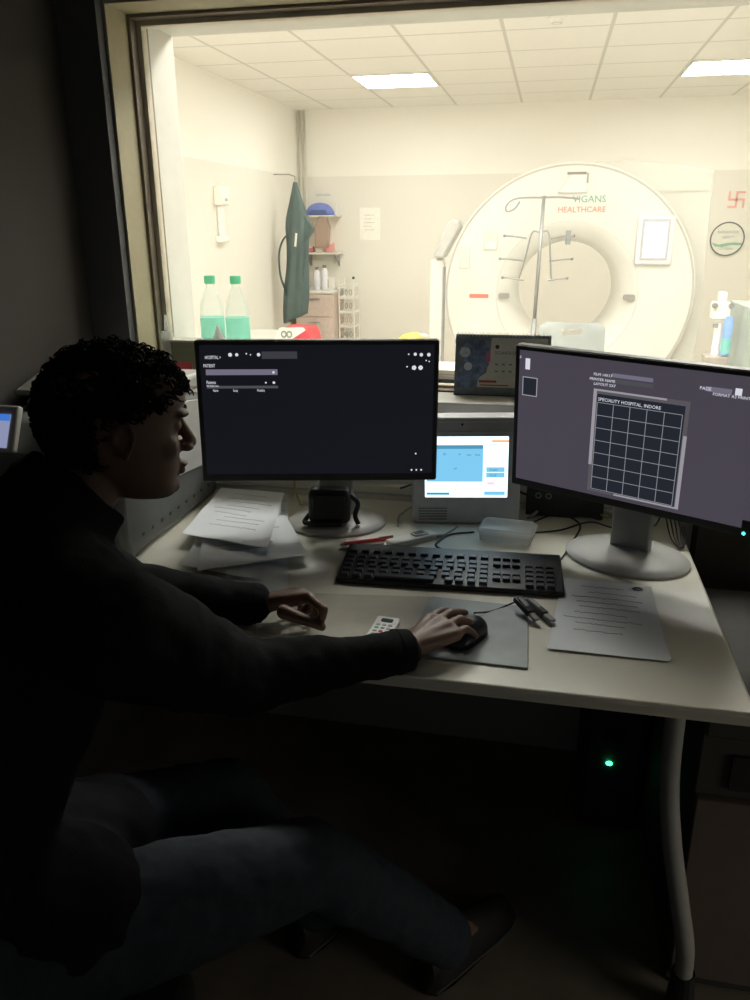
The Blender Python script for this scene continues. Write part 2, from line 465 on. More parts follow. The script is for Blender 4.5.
# the red auspicious mark painted on the wall (straight-armed hooked cross)
sw = at(736.5, 199.5, 1, 8.243)
mb = MB(); a, t2 = .072, .009
mb.box(-t2, t2, -.002, 0, -a, a); mb.box(-a, a, -.002, 0, -t2, t2)
mb.box(t2, a, -.002, 0, a - 2 * t2, a); mb.box(-a, -t2, -.002, 0, -a, -a + 2 * t2)
mb.box(a - 2 * t2, a, -.002, 0, -a, -t2); mb.box(-a, -a + 2 * t2, -.002, 0, t2, a)
o = mb.build('wall_mark', mat('faded_red_paint', (.82, .46, .40), .7), loc=sw)
tag(o, 'small faded red painted hooked cross emblem above the round wall sign', 'wall marking')
nt_ = thing('wall_notice', 'white paper notice taped on the far wall left of the scanner', 'notice', at(370, 224, 1, 8.247))
MB().box(-.105, .105, -.002, 0, -.155, .155).build('sheet', mat('notice_paper', (.90, .88, .82), .7), nt_)
for i in range(5): MB().box(-.06, .05 - (i % 2) * .03, -.003, -.0018, .08 - i * .035, .088 - i * .035).build('text_line', mat('pale_ink', (.72, .68, .62), .8), nt_)
ho = thing('wall_dispenser', 'narrow white dispenser mounted on the left wall of the scanner room', 'dispenser', (-2.54, 6.12, 1.33))
MB().box(0, .05, -.10, .07, -.01, .04).box(0, .03, -.045, .045, .04, .26).box(0, .07, -.085, .065, .26, .40).build('body', mat('bright_white_plastic', (.9, .89, .84), .4), ho, bevel=.01)
MB().box(.07, .076, -.03, .02, .29, .31).build('spout_plate', m_lgrey, ho)
for i, dx in enumerate((0, .05)):
    c = MB().tube([(-2.505 + dx, 8.215 - .0, .0), (-2.505 + dx, 8.215, 2.50)], .013, 12).build('conduit_pipe', m_gant2, smooth=True)
    tag(c, 'thin vertical conduit pipe in the corner, %s of the pair' % ('left' if i == 0 else 'right'), 'pipe', 'conduit pipes in the room corner')

# ---------------------------------------------------------------- IV pole
iv = thing('iv_stand', 'slim steel iv drip stand with hooks in front of the scanner bore', 'iv stand', (-.074, 5.0, 0))
ivm = mat('drip_stand_steel', (.36, .36, .35), .4, .6)
MB().tube([(0, 0, .08), (0.004, 0, .9)], .016, 12).build('lower_pole', ivm, iv, smooth=True)
MB().tube([(0.004, 0, .88), (.016, 0, 1.60)], .011, 12).build('upper_pole', ivm, iv, smooth=True)
mb = MB(); mb.tube(crom([(.016, 0, 1.59), (-.11, 0, 1.59), (-.17, 0, 1.575), (-.20, 0, 1.54), (-.19, 0, 1.515), (-.15, 0, 1.53), (-.12, 0, 1.57)]), .0055)
mb.tube(crom([(.016, 0, 1.59), (.12, 0, 1.59), (.22, 0, 1.58)]), .0055); mb.build('top_hooks', ivm, iv, smooth=True)
for s_, pts in ((-1, [(.0, 0, 1.40), (-.04, 0, 1.395), (-.07, 0, 1.26), (-.10, 0, 1.14), (-.105, 0, 1.13)]), (1, [(.012, 0, 1.40), (.055, 0, 1.395), (.075, 0, 1.26), (.09, 0, 1.14), (.11, 0, 1.13)])):
    MB().tube(crom(pts), .005).build('side_bar', ivm, iv, smooth=True)
for s_, z, l in ((-1, 1.375, .20), (-1, 1.245, .22), (-1, 1.135, .20), (1, 1.375, .20), (1, 1.245, .20), (1, 1.135, .18)):
    x0 = s_ * .07
    hk = MB().tube(crom([(x0, 0, z - .01), (s_ * l * .7, 0, z), (s_ * l, 0, z + .004)]), .005).build('hook', ivm, iv, smooth=True)
    MB().ball((s_ * l, 0, z + .004), .009).build('hook_tip', m_grey, hk, smooth=True)
MB().box(.155, .185, -.012, .012, 1.33, 1.41).build('clip', m_grey, iv, bevel=.004)
for k in range(5):
    a = 2 * PI * k / 5 + .3
    lg = MB().tube([(0, 0, .09), (.19 * math.cos(a), .19 * math.sin(a), .06)], [.014, .01]).build('leg', ivm, iv, smooth=True)
    MB().lathe([(.02, -.006), (.024, -.003), (.024, .003), (.02, .006)], 16, T(.19 * math.cos(a), .19 * math.sin(a), .03) @ Matrix.Rotation(PI / 2, 4, 'X')).tube([(.19 * math.cos(a), .19 * math.sin(a), .06), (.19 * math.cos(a), .19 * math.sin(a), .03)], .006).build('caster', m_dgrey, lg)

# ---------------------------------------------------------------- column with tilted panel
pc = thing('display_column', 'white column with a tilted grey panel on top, left of the scanner', 'equipment stand', (-.665, 5.0, 0))
MB().box(-.045, .035, -.05, .05, .04, 1.245).build('column', mat('column_grey', (.60, .58, .53), .5), pc, bevel=.008)
MB().box(.036, .04, -.052, .045, .1, 1.2).build('edge_strip', m_grey, pc)
MB().box(-.16, .16, -.2, .2, 0, .045).build('base_plate', m_lgrey, pc, bevel=.01)
MB().prism([(-.025, 1.262), (.035, 1.250), (.135, 1.43), (.125, 1.462), (.085, 1.475), (.055, 1.45)], -.09, .09).build('tilted_panel', mat('panel_grey', (.45, .44, .41), .5), pc, bevel=.012)
MB().tube([(0, 0, 1.24), (.02, 0, 1.28)], .02).build('tilt_joint', m_white, pc)

# ---------------------------------------------------------------- grey plastic chair
ch = thing('plastic_chair', 'grey plastic chair with an oval handle hole in front of the scanner bore', 'chair', (.15, 4.72, 0), PI)
m_ch = mat('smoky_grey_plastic', (.37, .395, .385), .45, var=.02)


def curved_back():
    bm_ = MB(); nx, nz = 20, 14
    hw = lambda z: .195 - .01 * (z - .45)
    V = []
    for side in (0, 1):
        for j in range(nz + 1):
            z = .44 + (.905 - .44) * j / nz
            for i in range(nx + 1):
                u_ = -1 + 2 * i / nx
                ww = hw(z)
                if z > .875: ww -= .045 * (1 - math.sqrt(max(0, 1 - ((z - .875) / .03) ** 2)))
                V.append((u_ * ww, .06 * u_ * u_ * -1 + .0 + .10 * (.44 - z) * -1 * -1 + side * .012, z))
    F = []
    W = nx + 1; O = W * (nz + 1)
    hole = lambda i, j: j == 12 and 7 <= i <= 12
    for j in range(nz):
        for i in range(nx):
            if hole(i, j): continue
            a_ = j * W + i
            F.append((a_, a_ + 1, a_ + W + 1, a_ + W)); F.append((O + a_, O + a_ + W, O + a_ + W + 1, O + a_ + 1))
            for (di, dj, e0, e1) in ((-1, 0, a_, a_ + W), (1, 0, a_ + 1, a_ + W + 1), (0, -1, a_, a_ + 1), (0, 1, a_ + W, a_ + W + 1)):
                ii, jj = i + di, j + dj
                if ii < 0 or ii >= nx or jj < 0 or jj >= nz or hole(ii, jj): F.append((e0, e1, O + e1, O + e0))
    return bm_.add(V, F)


curved_back().build('backrest', m_ch, ch, smooth='auto')
MB().prism(rrect(-.21, .21, 0, .42, .05), .42, .445, axis='z').build('seat', m_ch, ch, bevel=.006)
for sx_ in (-1, 1):
    for yy, zt in ((.02, .44), (.40, .42)):
        MB().tube([(sx_ * .18, yy, zt), (sx_ * .205, yy + (.03 if yy > .1 else -.04), 0)], [.02, .014], 10).build('leg', m_ch, ch, smooth=True)

# ---------------------------------------------------------------- far left corner: apron, cart, shelf
ap = thing('lead_apron', 'dark green lead apron hanging in the far left corner', 'apron', (at(297, 240, 1, 7.3).x, 7.3, .03))
ap.scale = (.92, .92, .945)
m_ap = mat('dark_green_vinyl', (.085, .125, .12), .5, var=.15, scale=6)
rings = []
for j in range(25):
    t = j / 24; z = 1.88 - t * 1.27
    hw = .025 + .085 * min(1, t * 3.2) ** .8 + .012 * math.sin(t * 9)
    if t < .25: hw = .018 + .36 * t
    dp = .02 + .06 * min(1, t * 3)
    cx = .0 + .02 * math.sin(t * 4) - .03 * t
    rg = []
    for i in range(40):
        a = 2 * PI * i / 40
        k = 1 + .16 * math.sin(a * 6 + t * 2) * min(1, t * 2)
        rg.append((cx + hw * math.cos(a) * k, dp * math.sin(a) * k, z + (.05 * math.cos(a) * t if t > .8 else 0)))
    rings.append(rg)
MB().loft(rings).build('apron_body', m_ap, ap, smooth=True)
MB().tube(crom([(-.06, -.03, 1.42), (-.135, -.03, 1.36), (-.185, -.03, 1.22), (-.18, -.02, 1.02), (-.13, -.02, .86), (-.09, -.02, .66)]), [.022] * 41, 10, flat=.4).build('hanging_strap', m_ap, ap, smooth=True)
MB().tube([(.0, .0, 1.86), (.0, .0, 1.93), (-.06, .0, 1.95), (-.215, .0, 1.95)], .006).build('wall_hook', m_steel, ap)
MB().tube([(0.0, -.07, 1.30), (.02, -.08, 1.42)], .012).build('buckle', m_white, ap)
MB().prism([(.06, 1.66), (.13, 1.54), (.185, 1.46), (.12, 1.36), (.06, 1.30)], -.03, .03).build('collar_flap', m_ap, ap, bevel=.012)

ct = thing('drawer_cart', 'pale pink drawer cart beside the hanging apron', 'cart', (-2.27, 7.93, 0))
MB().box(-.20, .20, -.18, .25, .10, .80).build('cabinet', mat('pale_pink_laminate', (.56, .46, .40), .5), ct, bevel=.008)
MB().box(-.21, .21, -.19, .26, .80, .825).build('cart_top', m_gant2, ct, bevel=.004)
for i in range(3):
    d = MB().box(-.185, .185, -.192, -.180, .13 + i * .225, .34 + i * .225).build('drawer', mat('drawer_pink', (.60, .49, .43), .5), ct, bevel=.004)
    MB().box(-.06, .06, -.205, -.19, .29 + i * .225, .305 + i * .225).build('handle', m_steel, d)
for sx_ in (-1, 1):
    for yy in (-.12, .2):
        MB().lathe([(.03, -.01), (.035, 0), (.03, .01)], 14, T(sx_ * .16, yy, .035) @ Matrix.Rotation(PI / 2, 4, 'X')).tube([(sx_ * .16, yy, .035), (sx_ * .16, yy, .1)], .008).build('caster', m_dgrey, ct)

bk = thing('wire_rack', 'white wire rack with letter shaped cut-outs beside the pink cart', 'rack', (-1.97, 7.98, 0))
mb = MB()
for x in (-.075, .075):
    for y in (-.10, .12): mb.tube([(x, y, 0), (x, y, .93)], .007)
mb.build('posts', m_white, bk)
for z in (.16, .32, .46, .60, .74, .86):
    mb = MB(); mb.ringprism([(-.08, -.11), (.08, -.11), (.08, .13), (-.08, .13)], [(-.07, -.10), (.07, -.10), (.07, .12), (-.07, .12)], z, z + .02, axis='z')
    mb.build('shelf_rim', m_white, bk)
for z in (.36, .50, .64, .77):
    mb = MB()
    for k in range(3): mb.ringprism(circ(-.045 + k * .045, z + .035, .030, 10, rx=.016), circ(-.045 + k * .045, z + .035, .022, 10, rx=.009), -.108, -.100)
    mb.build('side_panel', m_steel if z != .5 else mat('pinkish_grey_plastic', (.55, .40, .36), .5), bk)
MB().ball((.075, -.10, .945), .014).build('finial', m_dgrey, bk)

# things standing on the cart
for i, (dx, dy, w_, h_) in enumerate(((-.05, 0, .028, .22), (.03, 0, .03, .24))):
    bt = thing('pill_bottle', '%s of the two white bottles standing on the pink cart' % ('left' if i == 0 else 'right'), 'bottle', (-2.23 + dx, 7.92 + dy, .825), 0, 'white bottles on the pink cart')
    MB().lathe([(w_, 0), (w_ + .004, .01), (w_ + .004, h_ * .75), (w_ * .6, h_ * .85), (w_ * .6, h_ * .88)], 16).build('body', mat('bottle_white', (.74, .74, .78), .4), bt, smooth='auto')
    MB().lathe([(w_ * .65, h_ * .88), (w_ * .65, h_)], 16).build('cap', mat('cap_dark', (.25, .2, .18), .5), bt)
bx = thing('supply_box', 'white and brown supply box on the right end of the pink cart', 'box', (-2.15, 7.95, .825))
MB().box(-.05, .05, -.04, .04, 0, .12).build('carton', m_white, bx, bevel=.003)
MB().box(-.052, -.01, -.042, .0, .02, .10).build('label_patch', mat('brown_label', (.35, .28, .22), .6), bx)
# wall shelf with the blue cap
sh = thing('wall_shelf', 'small white wall shelf above the pink cart', 'shelf', (-2.28, 8.249, 1.16))
MB().box(-.2, .2, -.24, 0, 0, .02).build('board', m_gant2, sh, bevel=.003)
for x in (-.15, .15): MB().prism([(0, 0), (-.2, 0), (0, -.12)], x - .008, x + .008, axis='x').build('bracket', m_steel, sh)
sh2 = thing('wall_bracket', 'upper white bracket on the far wall holding the blue bundle', 'bracket', (-2.28, 8.249, 1.52))
MB().box(-.17, .19, -.24, 0, 0, .012).box(.178, .19, -.24, -.23, .0, .12).box(-.17, .19, -.012, 0, 0, .12).build('tray', m_white, sh2)
bl = thing('blue_bundle', 'folded blue cloth cap on the upper wall bracket', 'cap', (-2.29, 8.12, 1.533))
MB().ball((0, 0, .0), (.155, .10, .12)).build('dome', mat('washed_blue_cloth', (.20, .25, .62), .7), bl, smooth=True)
# keep only the part above the tray
me = bl.children[0].data if bl.children else [o for o in COL.objects if o.parent == bl][0].data
for v_ in me.vertices:
    if v_.co.z < 0: v_.co.z = 0
MB().prism([(-.08, .01), (.10, .01), (.09, .05), (-.07, .05)], -.115, -.09).build('brim', mat('navy_trim', (.10, .14, .30), .7), bl)
for i, (dx, c_, nm) in enumerate(((-.13, (.70, .22, .25), 'red and white'), (-.02, (.80, .78, .70), 'cream'), (.08, (.78, .36, .33), 'pink'))):
    pk = thing('supply_packet', '%s packet on the small shelf above the pink cart' % nm, 'packet', (-2.28 + dx, 8.13, 1.18), 0, 'packets on the small wall shelf')
    MB().box(-.045, .045, -.03, .03, 0, .055 + .02 * i).build('pouch', mat('packet_%d' % i, c_, .5), pk, bevel=.006)
    MB().box(-.04, .04, -.031, -.029, .06 + .02 * i - .02, .075 + .02 * i - .02).build('white_band', m_white, pk)
pb = MB().prism([(-.07, 0), (.07, 0), (.09, .2), (.05, .30), (-.03, .30), (-.08, .2)], -.03, .03).build('plastic_bag', glassy('bag_film', (.9, .85, .82), .05, .3, .45, (.70, .58, .52)), loc=(-2.25, 8.03, 1.225), bevel=.015)
tag(pb, 'clear plastic bag hanging under the blue cap', 'bag')
wl = thing('wall_label', 'tiny grey strip label on the far wall above the blue cap', 'label', at(322, 195, 1, 8.248))
MB().box(-.07, .07, -.002, 0, -.025, .025).build('strip', m_white, wl)
text('label_text', 'OXYGEN', .035, m_ink, wl, T(-.06, -.003, -.012) @ RX)

# waste bins in the exam room
yb = thing('yellow_bin', 'yellow waste bin with a domed lid beside the white column', 'bin', at(414, 330, 1, 6.0) * 1)
yb.location.z = 0
m_y = mat('yellow_plastic', (.85, .70, .14), .45)
MB().lathe([(.10, 0), (.125, .02), (.14, .54), (.14, .55)], 28).build('bucket', m_y, yb, smooth='auto')
MB().lathe([(.148, .545), (.148, .57), (.125, .62), (.08, .655), (.02, .67)], 28).build('lid', m_y, yb, smooth='auto')
MB().ball((.075, -.03, .645), (.045, .03, .025)).build('lid_tag', m_white, yb, smooth=True)
rb = thing('red_bin', 'red waste bin with a white symbol label on its lid', 'bin', at(298, 332, 1, 5.48) * 1, 0)
rb.location.z = 0; rb.scale = (1, 1, 1.15)
MB().box(-.13, .13, -.12, .12, 0, .56).build('bucket', m_red, rb, bevel=.02)
ld = MB().prism([(-.15, .565), (.14, .565), (.125, .62), (.10, .66), (-.09, .66), (-.12, .62)], -.14, .14).build('lid', m_red, rb, bevel=.01)
lb = MB().prism([(-.145, .58), (-.02, .59), (.10, .655), (.085, .672), (-.085, .668)], -.152, -.142).build('lid_label', m_white, ld)
MB().ringprism(circ(-.055, .63, .022, 16), circ(-.055, .63, .012, 16), -.156, -.152).ringprism(circ(-.015, .63, .022, 16), circ(-.015, .63, .012, 16), -.156, -.152).build('label_symbol', m_grey, ld)
wb = thing('low_cabinet', 'low white cabinet against the left wall by the red bin', 'cabinet', (-2.17, 5.9, 0))
MB().box(-.38, .28, -.25, .25, .05, .62).build('carcass', m_white, wb, bevel=.004)
MB().box(-.39, .29, -.26, .26, .62, .645).build('worktop', m_gant, wb, bevel=.004)
for x in (-.36, -.04): 
    d = MB().box(x, x + .31, -.262, -.25, .08, .60).build('door', m_white, wb, bevel=.003)
    MB().tube([(x + .28 if x < -.1 else x + .03, -.28, .40), (x + .28 if x < -.1 else x + .03, -.28, .50)], .005).build('handle', m_steel, d)

# contrast injector on the right, with the draped trolley
ij = thing('contrast_injector', 'white contrast injector with two knobs and a blue syringe, far right', 'injector', (.89, 4.5, 0))
MB().tube([(0, 0, .05), (0, 0, .95)], .02, 12).build('pole', m_white, ij, smooth=True)
MB().box(-.045, .045, -.04, .04, .97, 1.06).box(-.02, .02, -.03, .03, 1.05, 1.11).build('head', m_white, ij, bevel=.01)
for x in (-.04, .04): MB().lathe([(.012, 0), (.016, .01), (.012, .02)], 14, T(x, -.04, 1.045) @ Matrix.Rotation(PI / 2, 4, 'X')).build('knob', m_grey, ij)
MB().lathe([(.022, .79), (.024, .80), (.024, .97), (.014, .99)], 18, T(.04, -.04, 0)).build('syringe', mat('syringe_blue', (.24, .38, .72), .4), ij, smooth='auto')
MB().lathe([(.0245, .80), (.0245, .88)], 18, T(.04, -.041, 0)).build('syringe_label', mat('syringe_teal', (.22, .52, .50), .5), ij)
MB().box(-.055, .06, -.06, .06, .70, .785).build('control_box', mat('taupe_plastic', (.40, .36, .32), .5), ij, bevel=.008)
MB().box(-.035, -.01, -.045, -.035, .93, .95).build('dial', m_grey, ij)
for k in range(4):
    a = PI / 4 + PI / 2 * k
    lg = MB().tube([(0, 0, .07), (.11 * math.cos(a), .11 * math.sin(a), .05)], .014).build('leg', m_white, ij)
    MB().ball((.11 * math.cos(a), .11 * math.sin(a), .024), .023).build('caster', m_dgrey, lg)
dr = thing('draped_trolley', 'trolley under a grey green drape beside the contrast injector', 'trolley', (1.21, 4.75, 0))
m_dr = mat('grey_green_cloth', (.40, .44, .41), .8, var=.08, scale=9)
rings = []
for j in range(14):
    t = j / 13; z = 1.02 - t * .85
    rg = []
    for (px_, py_) in rrect(-.19 - .02 * t, .22 + .02 * t, -.2 - .02 * t, .2 + .02 * t, .05, 8):
        k = 1 + .05 * t * math.sin(math.atan2(py_, px_) * 14)
        rg.append((px_ * k, py_ * k, z + (.0 if j else .01)))
    rings.append(rg)
MB().loft(rings).build('drape', m_dr, dr, smooth='auto')
for sx_ in (-.13, .15):
    for y in (-.14, .14): MB().tube([(sx_, y, 0), (sx_, y, .9)], .012).build('leg', m_steel, dr)

# ---------------------------------------------------------------- SILL ITEMS
m_lab = glassy('teal_green_film', (.75, .96, .90), .02, .3, .55, (.40, .78, .68))


def water_bottle(px_, yy, which):
    p = at(px_, 300, 1, yy)
    b_ = thing('water_bottle', '%s of the two clear water bottles with green labels on the window sill' % which, 'bottle', (p.x, yy, SZ0), 0, 'water bottles on the window sill')
    m1 = glassy('bottle_clear', (.95, .98, .97), .025, .1, .12, (.9, .92, .9))
    MB().lathe([(.03, 0), (.035, .006), (.035, .04), (.033, .05), (.035, .06), (.035, .175), (.034, .19), (.030, .215), (.018, .245), (.0125, .258), (.0125, .268)], 28).build('bottle_body', m1, b_, smooth='auto')
    MB().lathe([(.0355, .095), (.0358, .097), (.0358, .168), (.0355, .170)], 28).build('wrap_label', m_lab, b_, smooth='auto')
    MB().lathe([(.0155, .266), (.016, .268), (.016, .285), (.015, .288)], 22).build('cap', glassy('green_cap', (.6, .9, .75), .03, .3, .8, (.28, .70, .50)), b_, smooth='auto')
    return b_


water_bottle(211, 2.25, 'left'); water_bottle(236.5, 2.25, 'right')
m_tw = glassy('milky_plastic', (1, 1, 1), .02, .3, .97, (.86, .86, .84))
pcn = at(218, 330, 1, 2.09)
sp_ = thing('sanitizer_bottle', 'small white pump bottle with conical top in front of the water bottles', 'bottle', (pcn.x, 2.09, SZ0))
MB().lathe([(.022, 0), (.024, .004), (.024, .10), (.022, .11)], 20).build('bottle_body', m_tw, sp_, smooth='auto')
MB().lathe([(.022, .11), (.018, .125), (.008, .15), (.004, .165)], 20).build('nozzle_cone', m_tw, sp_, smooth='auto')
MB().box(-.02, .02, -.0255, -.023, .05, .08).build('label_patch', m_dgrey, sp_)
tb = thing('gel_tube', 'slim white gel bottle with a pointed nozzle by the left window frame', 'bottle', (at(167, 335, 1, 2.04).x, 2.04, SZ0))
MB().lathe([(.015, 0), (.0165, .004), (.0165, .145), (.0145, .152)], 20).build('bottle_body', m_tw, tb, smooth='auto')
MB().lathe([(.007, .152), (.006, .165), (.0035, .195), (.002, .197)], 14).build('nozzle', m_tw, tb, smooth='auto')
eb = thing('medicine_carton', 'olive carton with a red patch on the sill behind the left monitor corner', 'box', (-.985, 2.06, SZ0))
MB().box(-.045, .045, -.03, .03, 0, .125).build('carton', mat('olive_card', (.24, .25, .15), .6), eb, bevel=.002)
MB().box(-.046, .046, -.031, .031, .125, .130).build('carton_lid', mat('cream_card', (.62, .60, .48), .6), eb)
MB().box(-.025, .035, -.0325, -.03, .03, .07).build('red_patch', m_red, eb)
# book stack right of monitor
for i, (c_, nm) in enumerate((((.07, .065, .06), 'dark covered'), ((.55, .55, .50), 'grey'), ((.62, .47, .40), 'pinkish'), ((.78, .77, .70), 'white'))):
    zz = SZ0 + (.0, .016, .026, .032)[i]; hh = (.016, .010, .006, .010)[i]
    bk_ = MB().box(-.11, .11, -.07, .07, 0, hh).build('ledger_book', mat('book_%d' % i, c_, .6), loc=(-.345 + .004 * i, 2.27, zz), bevel=.0015)
    tag(bk_, '%s ledger, %s in the small stack on the sill between the screens' % (nm, ('bottom', 'second from bottom', 'third from bottom', 'top')[i]), 'book', 'ledgers stacked on the sill')

# tent calendar
cl = thing('desk_calendar', 'tent style desk calendar with blue picture page on the window sill', 'calendar', (-.105, 2.075, SZ0), 0.03)
tilt = Matrix.Rotation(-.20, 4, 'X')
m_navy = mat('navy_card', (.06, .10, .18), .6)
MB().box(-.123, .123, -.001, .001, 0, .158, tilt).build('front_page', mat('faded_page_blue', (.20, .24, .27), .55, var=.25, scale=25), cl)
MB().box(-.123, .123, -.001, .001, 0, .158, T(0, .065, 0) @ Matrix.Rotation(.20, 4, 'X')).build('back_board', m_navy, cl)
MB().box(-.123, .123, -.002, .065, 0, .002).build('foot_board', m_navy, cl)
MB().prism([(-.062, .022), (.115, .022), (.115, .150), (-.03, .150), (-.032, .10), (-.04, .06), (-.062, .044)], -.0022, -.001, tilt).build('page_panel', mat('page_beige', (.62, .62, .56), .6), cl)
MB().prism([(-.118, .02), (-.070, .02), (-.050, .06), (-.034, .08), (-.034, .12), (-.05, .145), (-.09, .142), (-.112, .12), (-.10, .09), (-.114, .06)], -.003, -.0022, tilt).build('face_picture', mat('picture_blue', (.15, .21, .34), .55, var=.5, scale=60), cl)
MB().prism(circ(-.098, .112, .014, 14), -.0036, -.003, tilt).build('picture_detail', mat('picture_grey', (.5, .56, .6), .6, var=.3, scale=90), cl)
MB().prism(circ(-.088, .075, .011, 14), -.0036, -.003, tilt).build('picture_detail', mat('picture_pale', (.65, .68, .74), .6), cl)
MB().prism([(-.042, .085), (-.030, .09), (-.032, .118), (-.040, .112)], -.0042, -.0036, tilt).build('pink_accent', mat('accent_pink', (.60, .16, .22), .6), cl)
MB().box(-.058, -.012, -.0032, -.0022, .034, .040, tilt).box(-.055, .02, -.0032, -.0022, .026, .029, tilt).build('red_caption', mat('caption_red', (.42, .08, .07), .6), cl)
text('title_text', 'SCANOLOGY', .0115, m_dgrey, cl, tilt @ T(-.02, -.0028, .108) @ RX)
MB().prism(circ(-.014, .127, .0055, 12), -.0032, -.0022, tilt).build('logo_dot', m_dgrey, cl)
for i in range(2):
    for j in range(4): MB().box(-.018 + j * .018, -.010 + j * .018, -.003, -.0022, .062 + i * .018, .066 + i * .018, tilt).build('date_mark', mat('date_grey', (.22, .22, .2), .6), cl)
for i in range(26):
    x = -.117 + i * .00936
    mb = MB(); mb.tube([(x + 0 * k, .032 + .006 * math.cos(a), .155 + .006 * math.sin(a)) for k, a in enumerate([2 * PI * q / 10 for q in range(11)])], .0009, 5)
    mb.build('spiral_ring', m_lgrey, cl)

# ---------------------------------------------------------------- DESK
DX0, DX1, DY0, DY1, DZ = -1.195, .352, 1.108, 1.962, .75
m_under = mat('dark_underframe_board', (.05, .05, .046), .6)
dk = thing('desk', 'cream laminate office desk under the viewing window', 'desk', ((DX0 + DX1) / 2, DY0, 0))
MB().box(DX0, DX1, DY0, DY1, DZ - .024, DZ).build('desktop', m_desk, dk, bevel=.006, seg=3, world=True)
MB().box(DX0 + .02, DX0 + .045, DY0 + .06, DY1 - .02, 0, DZ - .028).build('side_panel', m_under, dk, world=True)
MB().box(DX0 + .05, DX1 - .06, DY1 - .05, DY1 - .03, .45, DZ - .028).build('modesty_panel', m_under, dk, world=True)
ml_ = mat('grey_painted_steel', (.34, .34, .31), .45)
lg = MB(); lg.tube(crom([(.262, 1.24, .722), (.262, 1.22, .55), (.275, 1.2, .43), (.302, 1.19, .30), (.328, 1.2, .18), (.335, 1.21, .10)]), .017, 12)
lgo = lg.build('leg', ml_, dk, smooth=True, world=True)
MB().tube([(.335, 1.21, .11), (.338, 1.215, .03), (.338, 1.215, 0)], [.021, .026, .028], 14).build('rubber_foot', m_black, lgo, world=True)
MB().tube([(.262, 1.90, .722), (.262, 1.90, 0)], .017, 12).build('leg', ml_, dk, world=True)

# wall duct behind the desk
du = thing('wall_mounted_duct', 'pale plastic cable duct on the wall behind the desk', 'cable duct', (-.4, 1.98, .70))
MB().box(-.79, .6, -.008, .02, .0, .085).build('duct_body', m_white2, du, bevel=.003)
MB().box(-.79, .6, -.012, -.008, .06, .066).build('duct_lip', m_lgrey, du)

# under the desk
pd = thing('pedestal_cabinet', 'dull grey pedestal cabinet at the right end of the desk', 'cabinet', (.55, 1.26, 0))
mpd = mat('dull_grey_green_steel', (.045, .044, .036), .7)
MB().box(-.235, .25, 0, .5, .03, .66).build('cabinet_body', mpd, pd, bevel=.004)
d = MB().box(-.232, .247, -.016, 0, .61, .65).build('drawer', mpd, pd, bevel=.003)
MB().box(-.18, .247, -.008, 0.001, .50, .57).build('open_slot', m_black, pd)
d = MB().box(-.232, .247, -.016, 0, .06, .48).build('drawer', mat('brown_drawer_front', (.12, .095, .075), .6), pd, bevel=.003)
MB().box(-.05, .08, -.026, -.016, .42, .435).build('handle', m_steel, d)
MB().box(-.22, -.18, .02, .06, 0, .03).box(.19, .23, .02, .06, 0, .03).box(-.22, -.18, .42, .46, 0, .03).box(.19, .23, .42, .46, 0, .03).build('feet', m_black, pd)
cp = thing('power_backup_unit', 'dark tower power unit with a green light under the desk', 'power unit', (.232, 1.7, 0))
MB().box(-.07, .07, 0, .24, .01, .36).build('casing', mat('casing_black', (.035, .037, .035), .5), cp, bevel=.006)
MB().box(-.062, .062, -.004, 0, .02, .34).build('front_panel', m_dgrey, cp, bevel=.003)
MB().ball((-.010, -.006, .198), (.008, .004, .006)).build('power_light', LED, cp)
MB().box(-.03, .02, -.006, -.003, .26, .30).build('button_plate', m_black, cp)
for x in (-.05, .05): MB().box(x - .012, x + .012, .02, .2, 0, .01).build('foot', m_black, cp)

# ---------------------------------------------------------------- MONITORS
m_bez = mat('monitor_black', (.04, .042, .043), .42, bump=.05)


def monitor(name, label, C, yaw, tl, rl, H, base, scr, W=.56):
    t = thing(name, label, 'monitor', base, 0)
    X = Vector((math.cos(yaw), math.sin(yaw), 0)); nn = Vector((math.sin(yaw), -math.cos(yaw), 0)); U = Vector((0, 0, 1))
    U = U * math.cos(tl) - nn * math.sin(tl)
    X, U = X * math.cos(rl) + U * math.sin(rl), U * math.cos(rl) - X * math.sin(rl)
    N = X.cross(U)   # towards the viewer
    Mp = Matrix.Identity(4)
    Cc = Vector(C) - Vector(base)
    for i in range(3): Mp[i][0] = X[i]; Mp[i][1] = -N[i]; Mp[i][2] = U[i]; Mp[i][3] = Cc[i]
    h, w_ = H / 2, W / 2
    MB().prism(rrect(-w_, w_, -h, h, .006), 0, .022, Mp).build('housing', m_bez, t, bevel=.002)
    MB().prism(rrect(-w_ * .72, w_ * .72, -h * .7, h * .7, .03), .0225, .05, Mp).build('rear_bulge', m_bez, t, bevel=.01)
    bw = .011
    MB().ringprism([(-w_ + .002, -h + .002), (w_ - .002, -h + .002), (w_ - .002, h - .002), (-w_ + .002, h - .002)], [(-w_ + bw, -h + .017), (w_ - bw, -h + .017), (w_ - bw, h - bw), (-w_ + bw, h - bw)], -.0025, 0, Mp).build('bezel', m_bez, t, bevel=.0008)
    MB().box(-w_ + bw, w_ - bw, -.0008, .0, -h + .017, h - bw, Mp).build('screen', scr, t)
    return t, Mp, N


def disp(name, base, em, spec=.25, rough=.3):
    return mat(name, base, rough, emis=em, estr=1, var=0, spec=spec)


def bar(par, Mp, name, m, x0, x1, z0, z1, y=-.0013):
    return MB().box(x0, x1, y, -.0008, z0, z1, Mp).build(name, m, par)


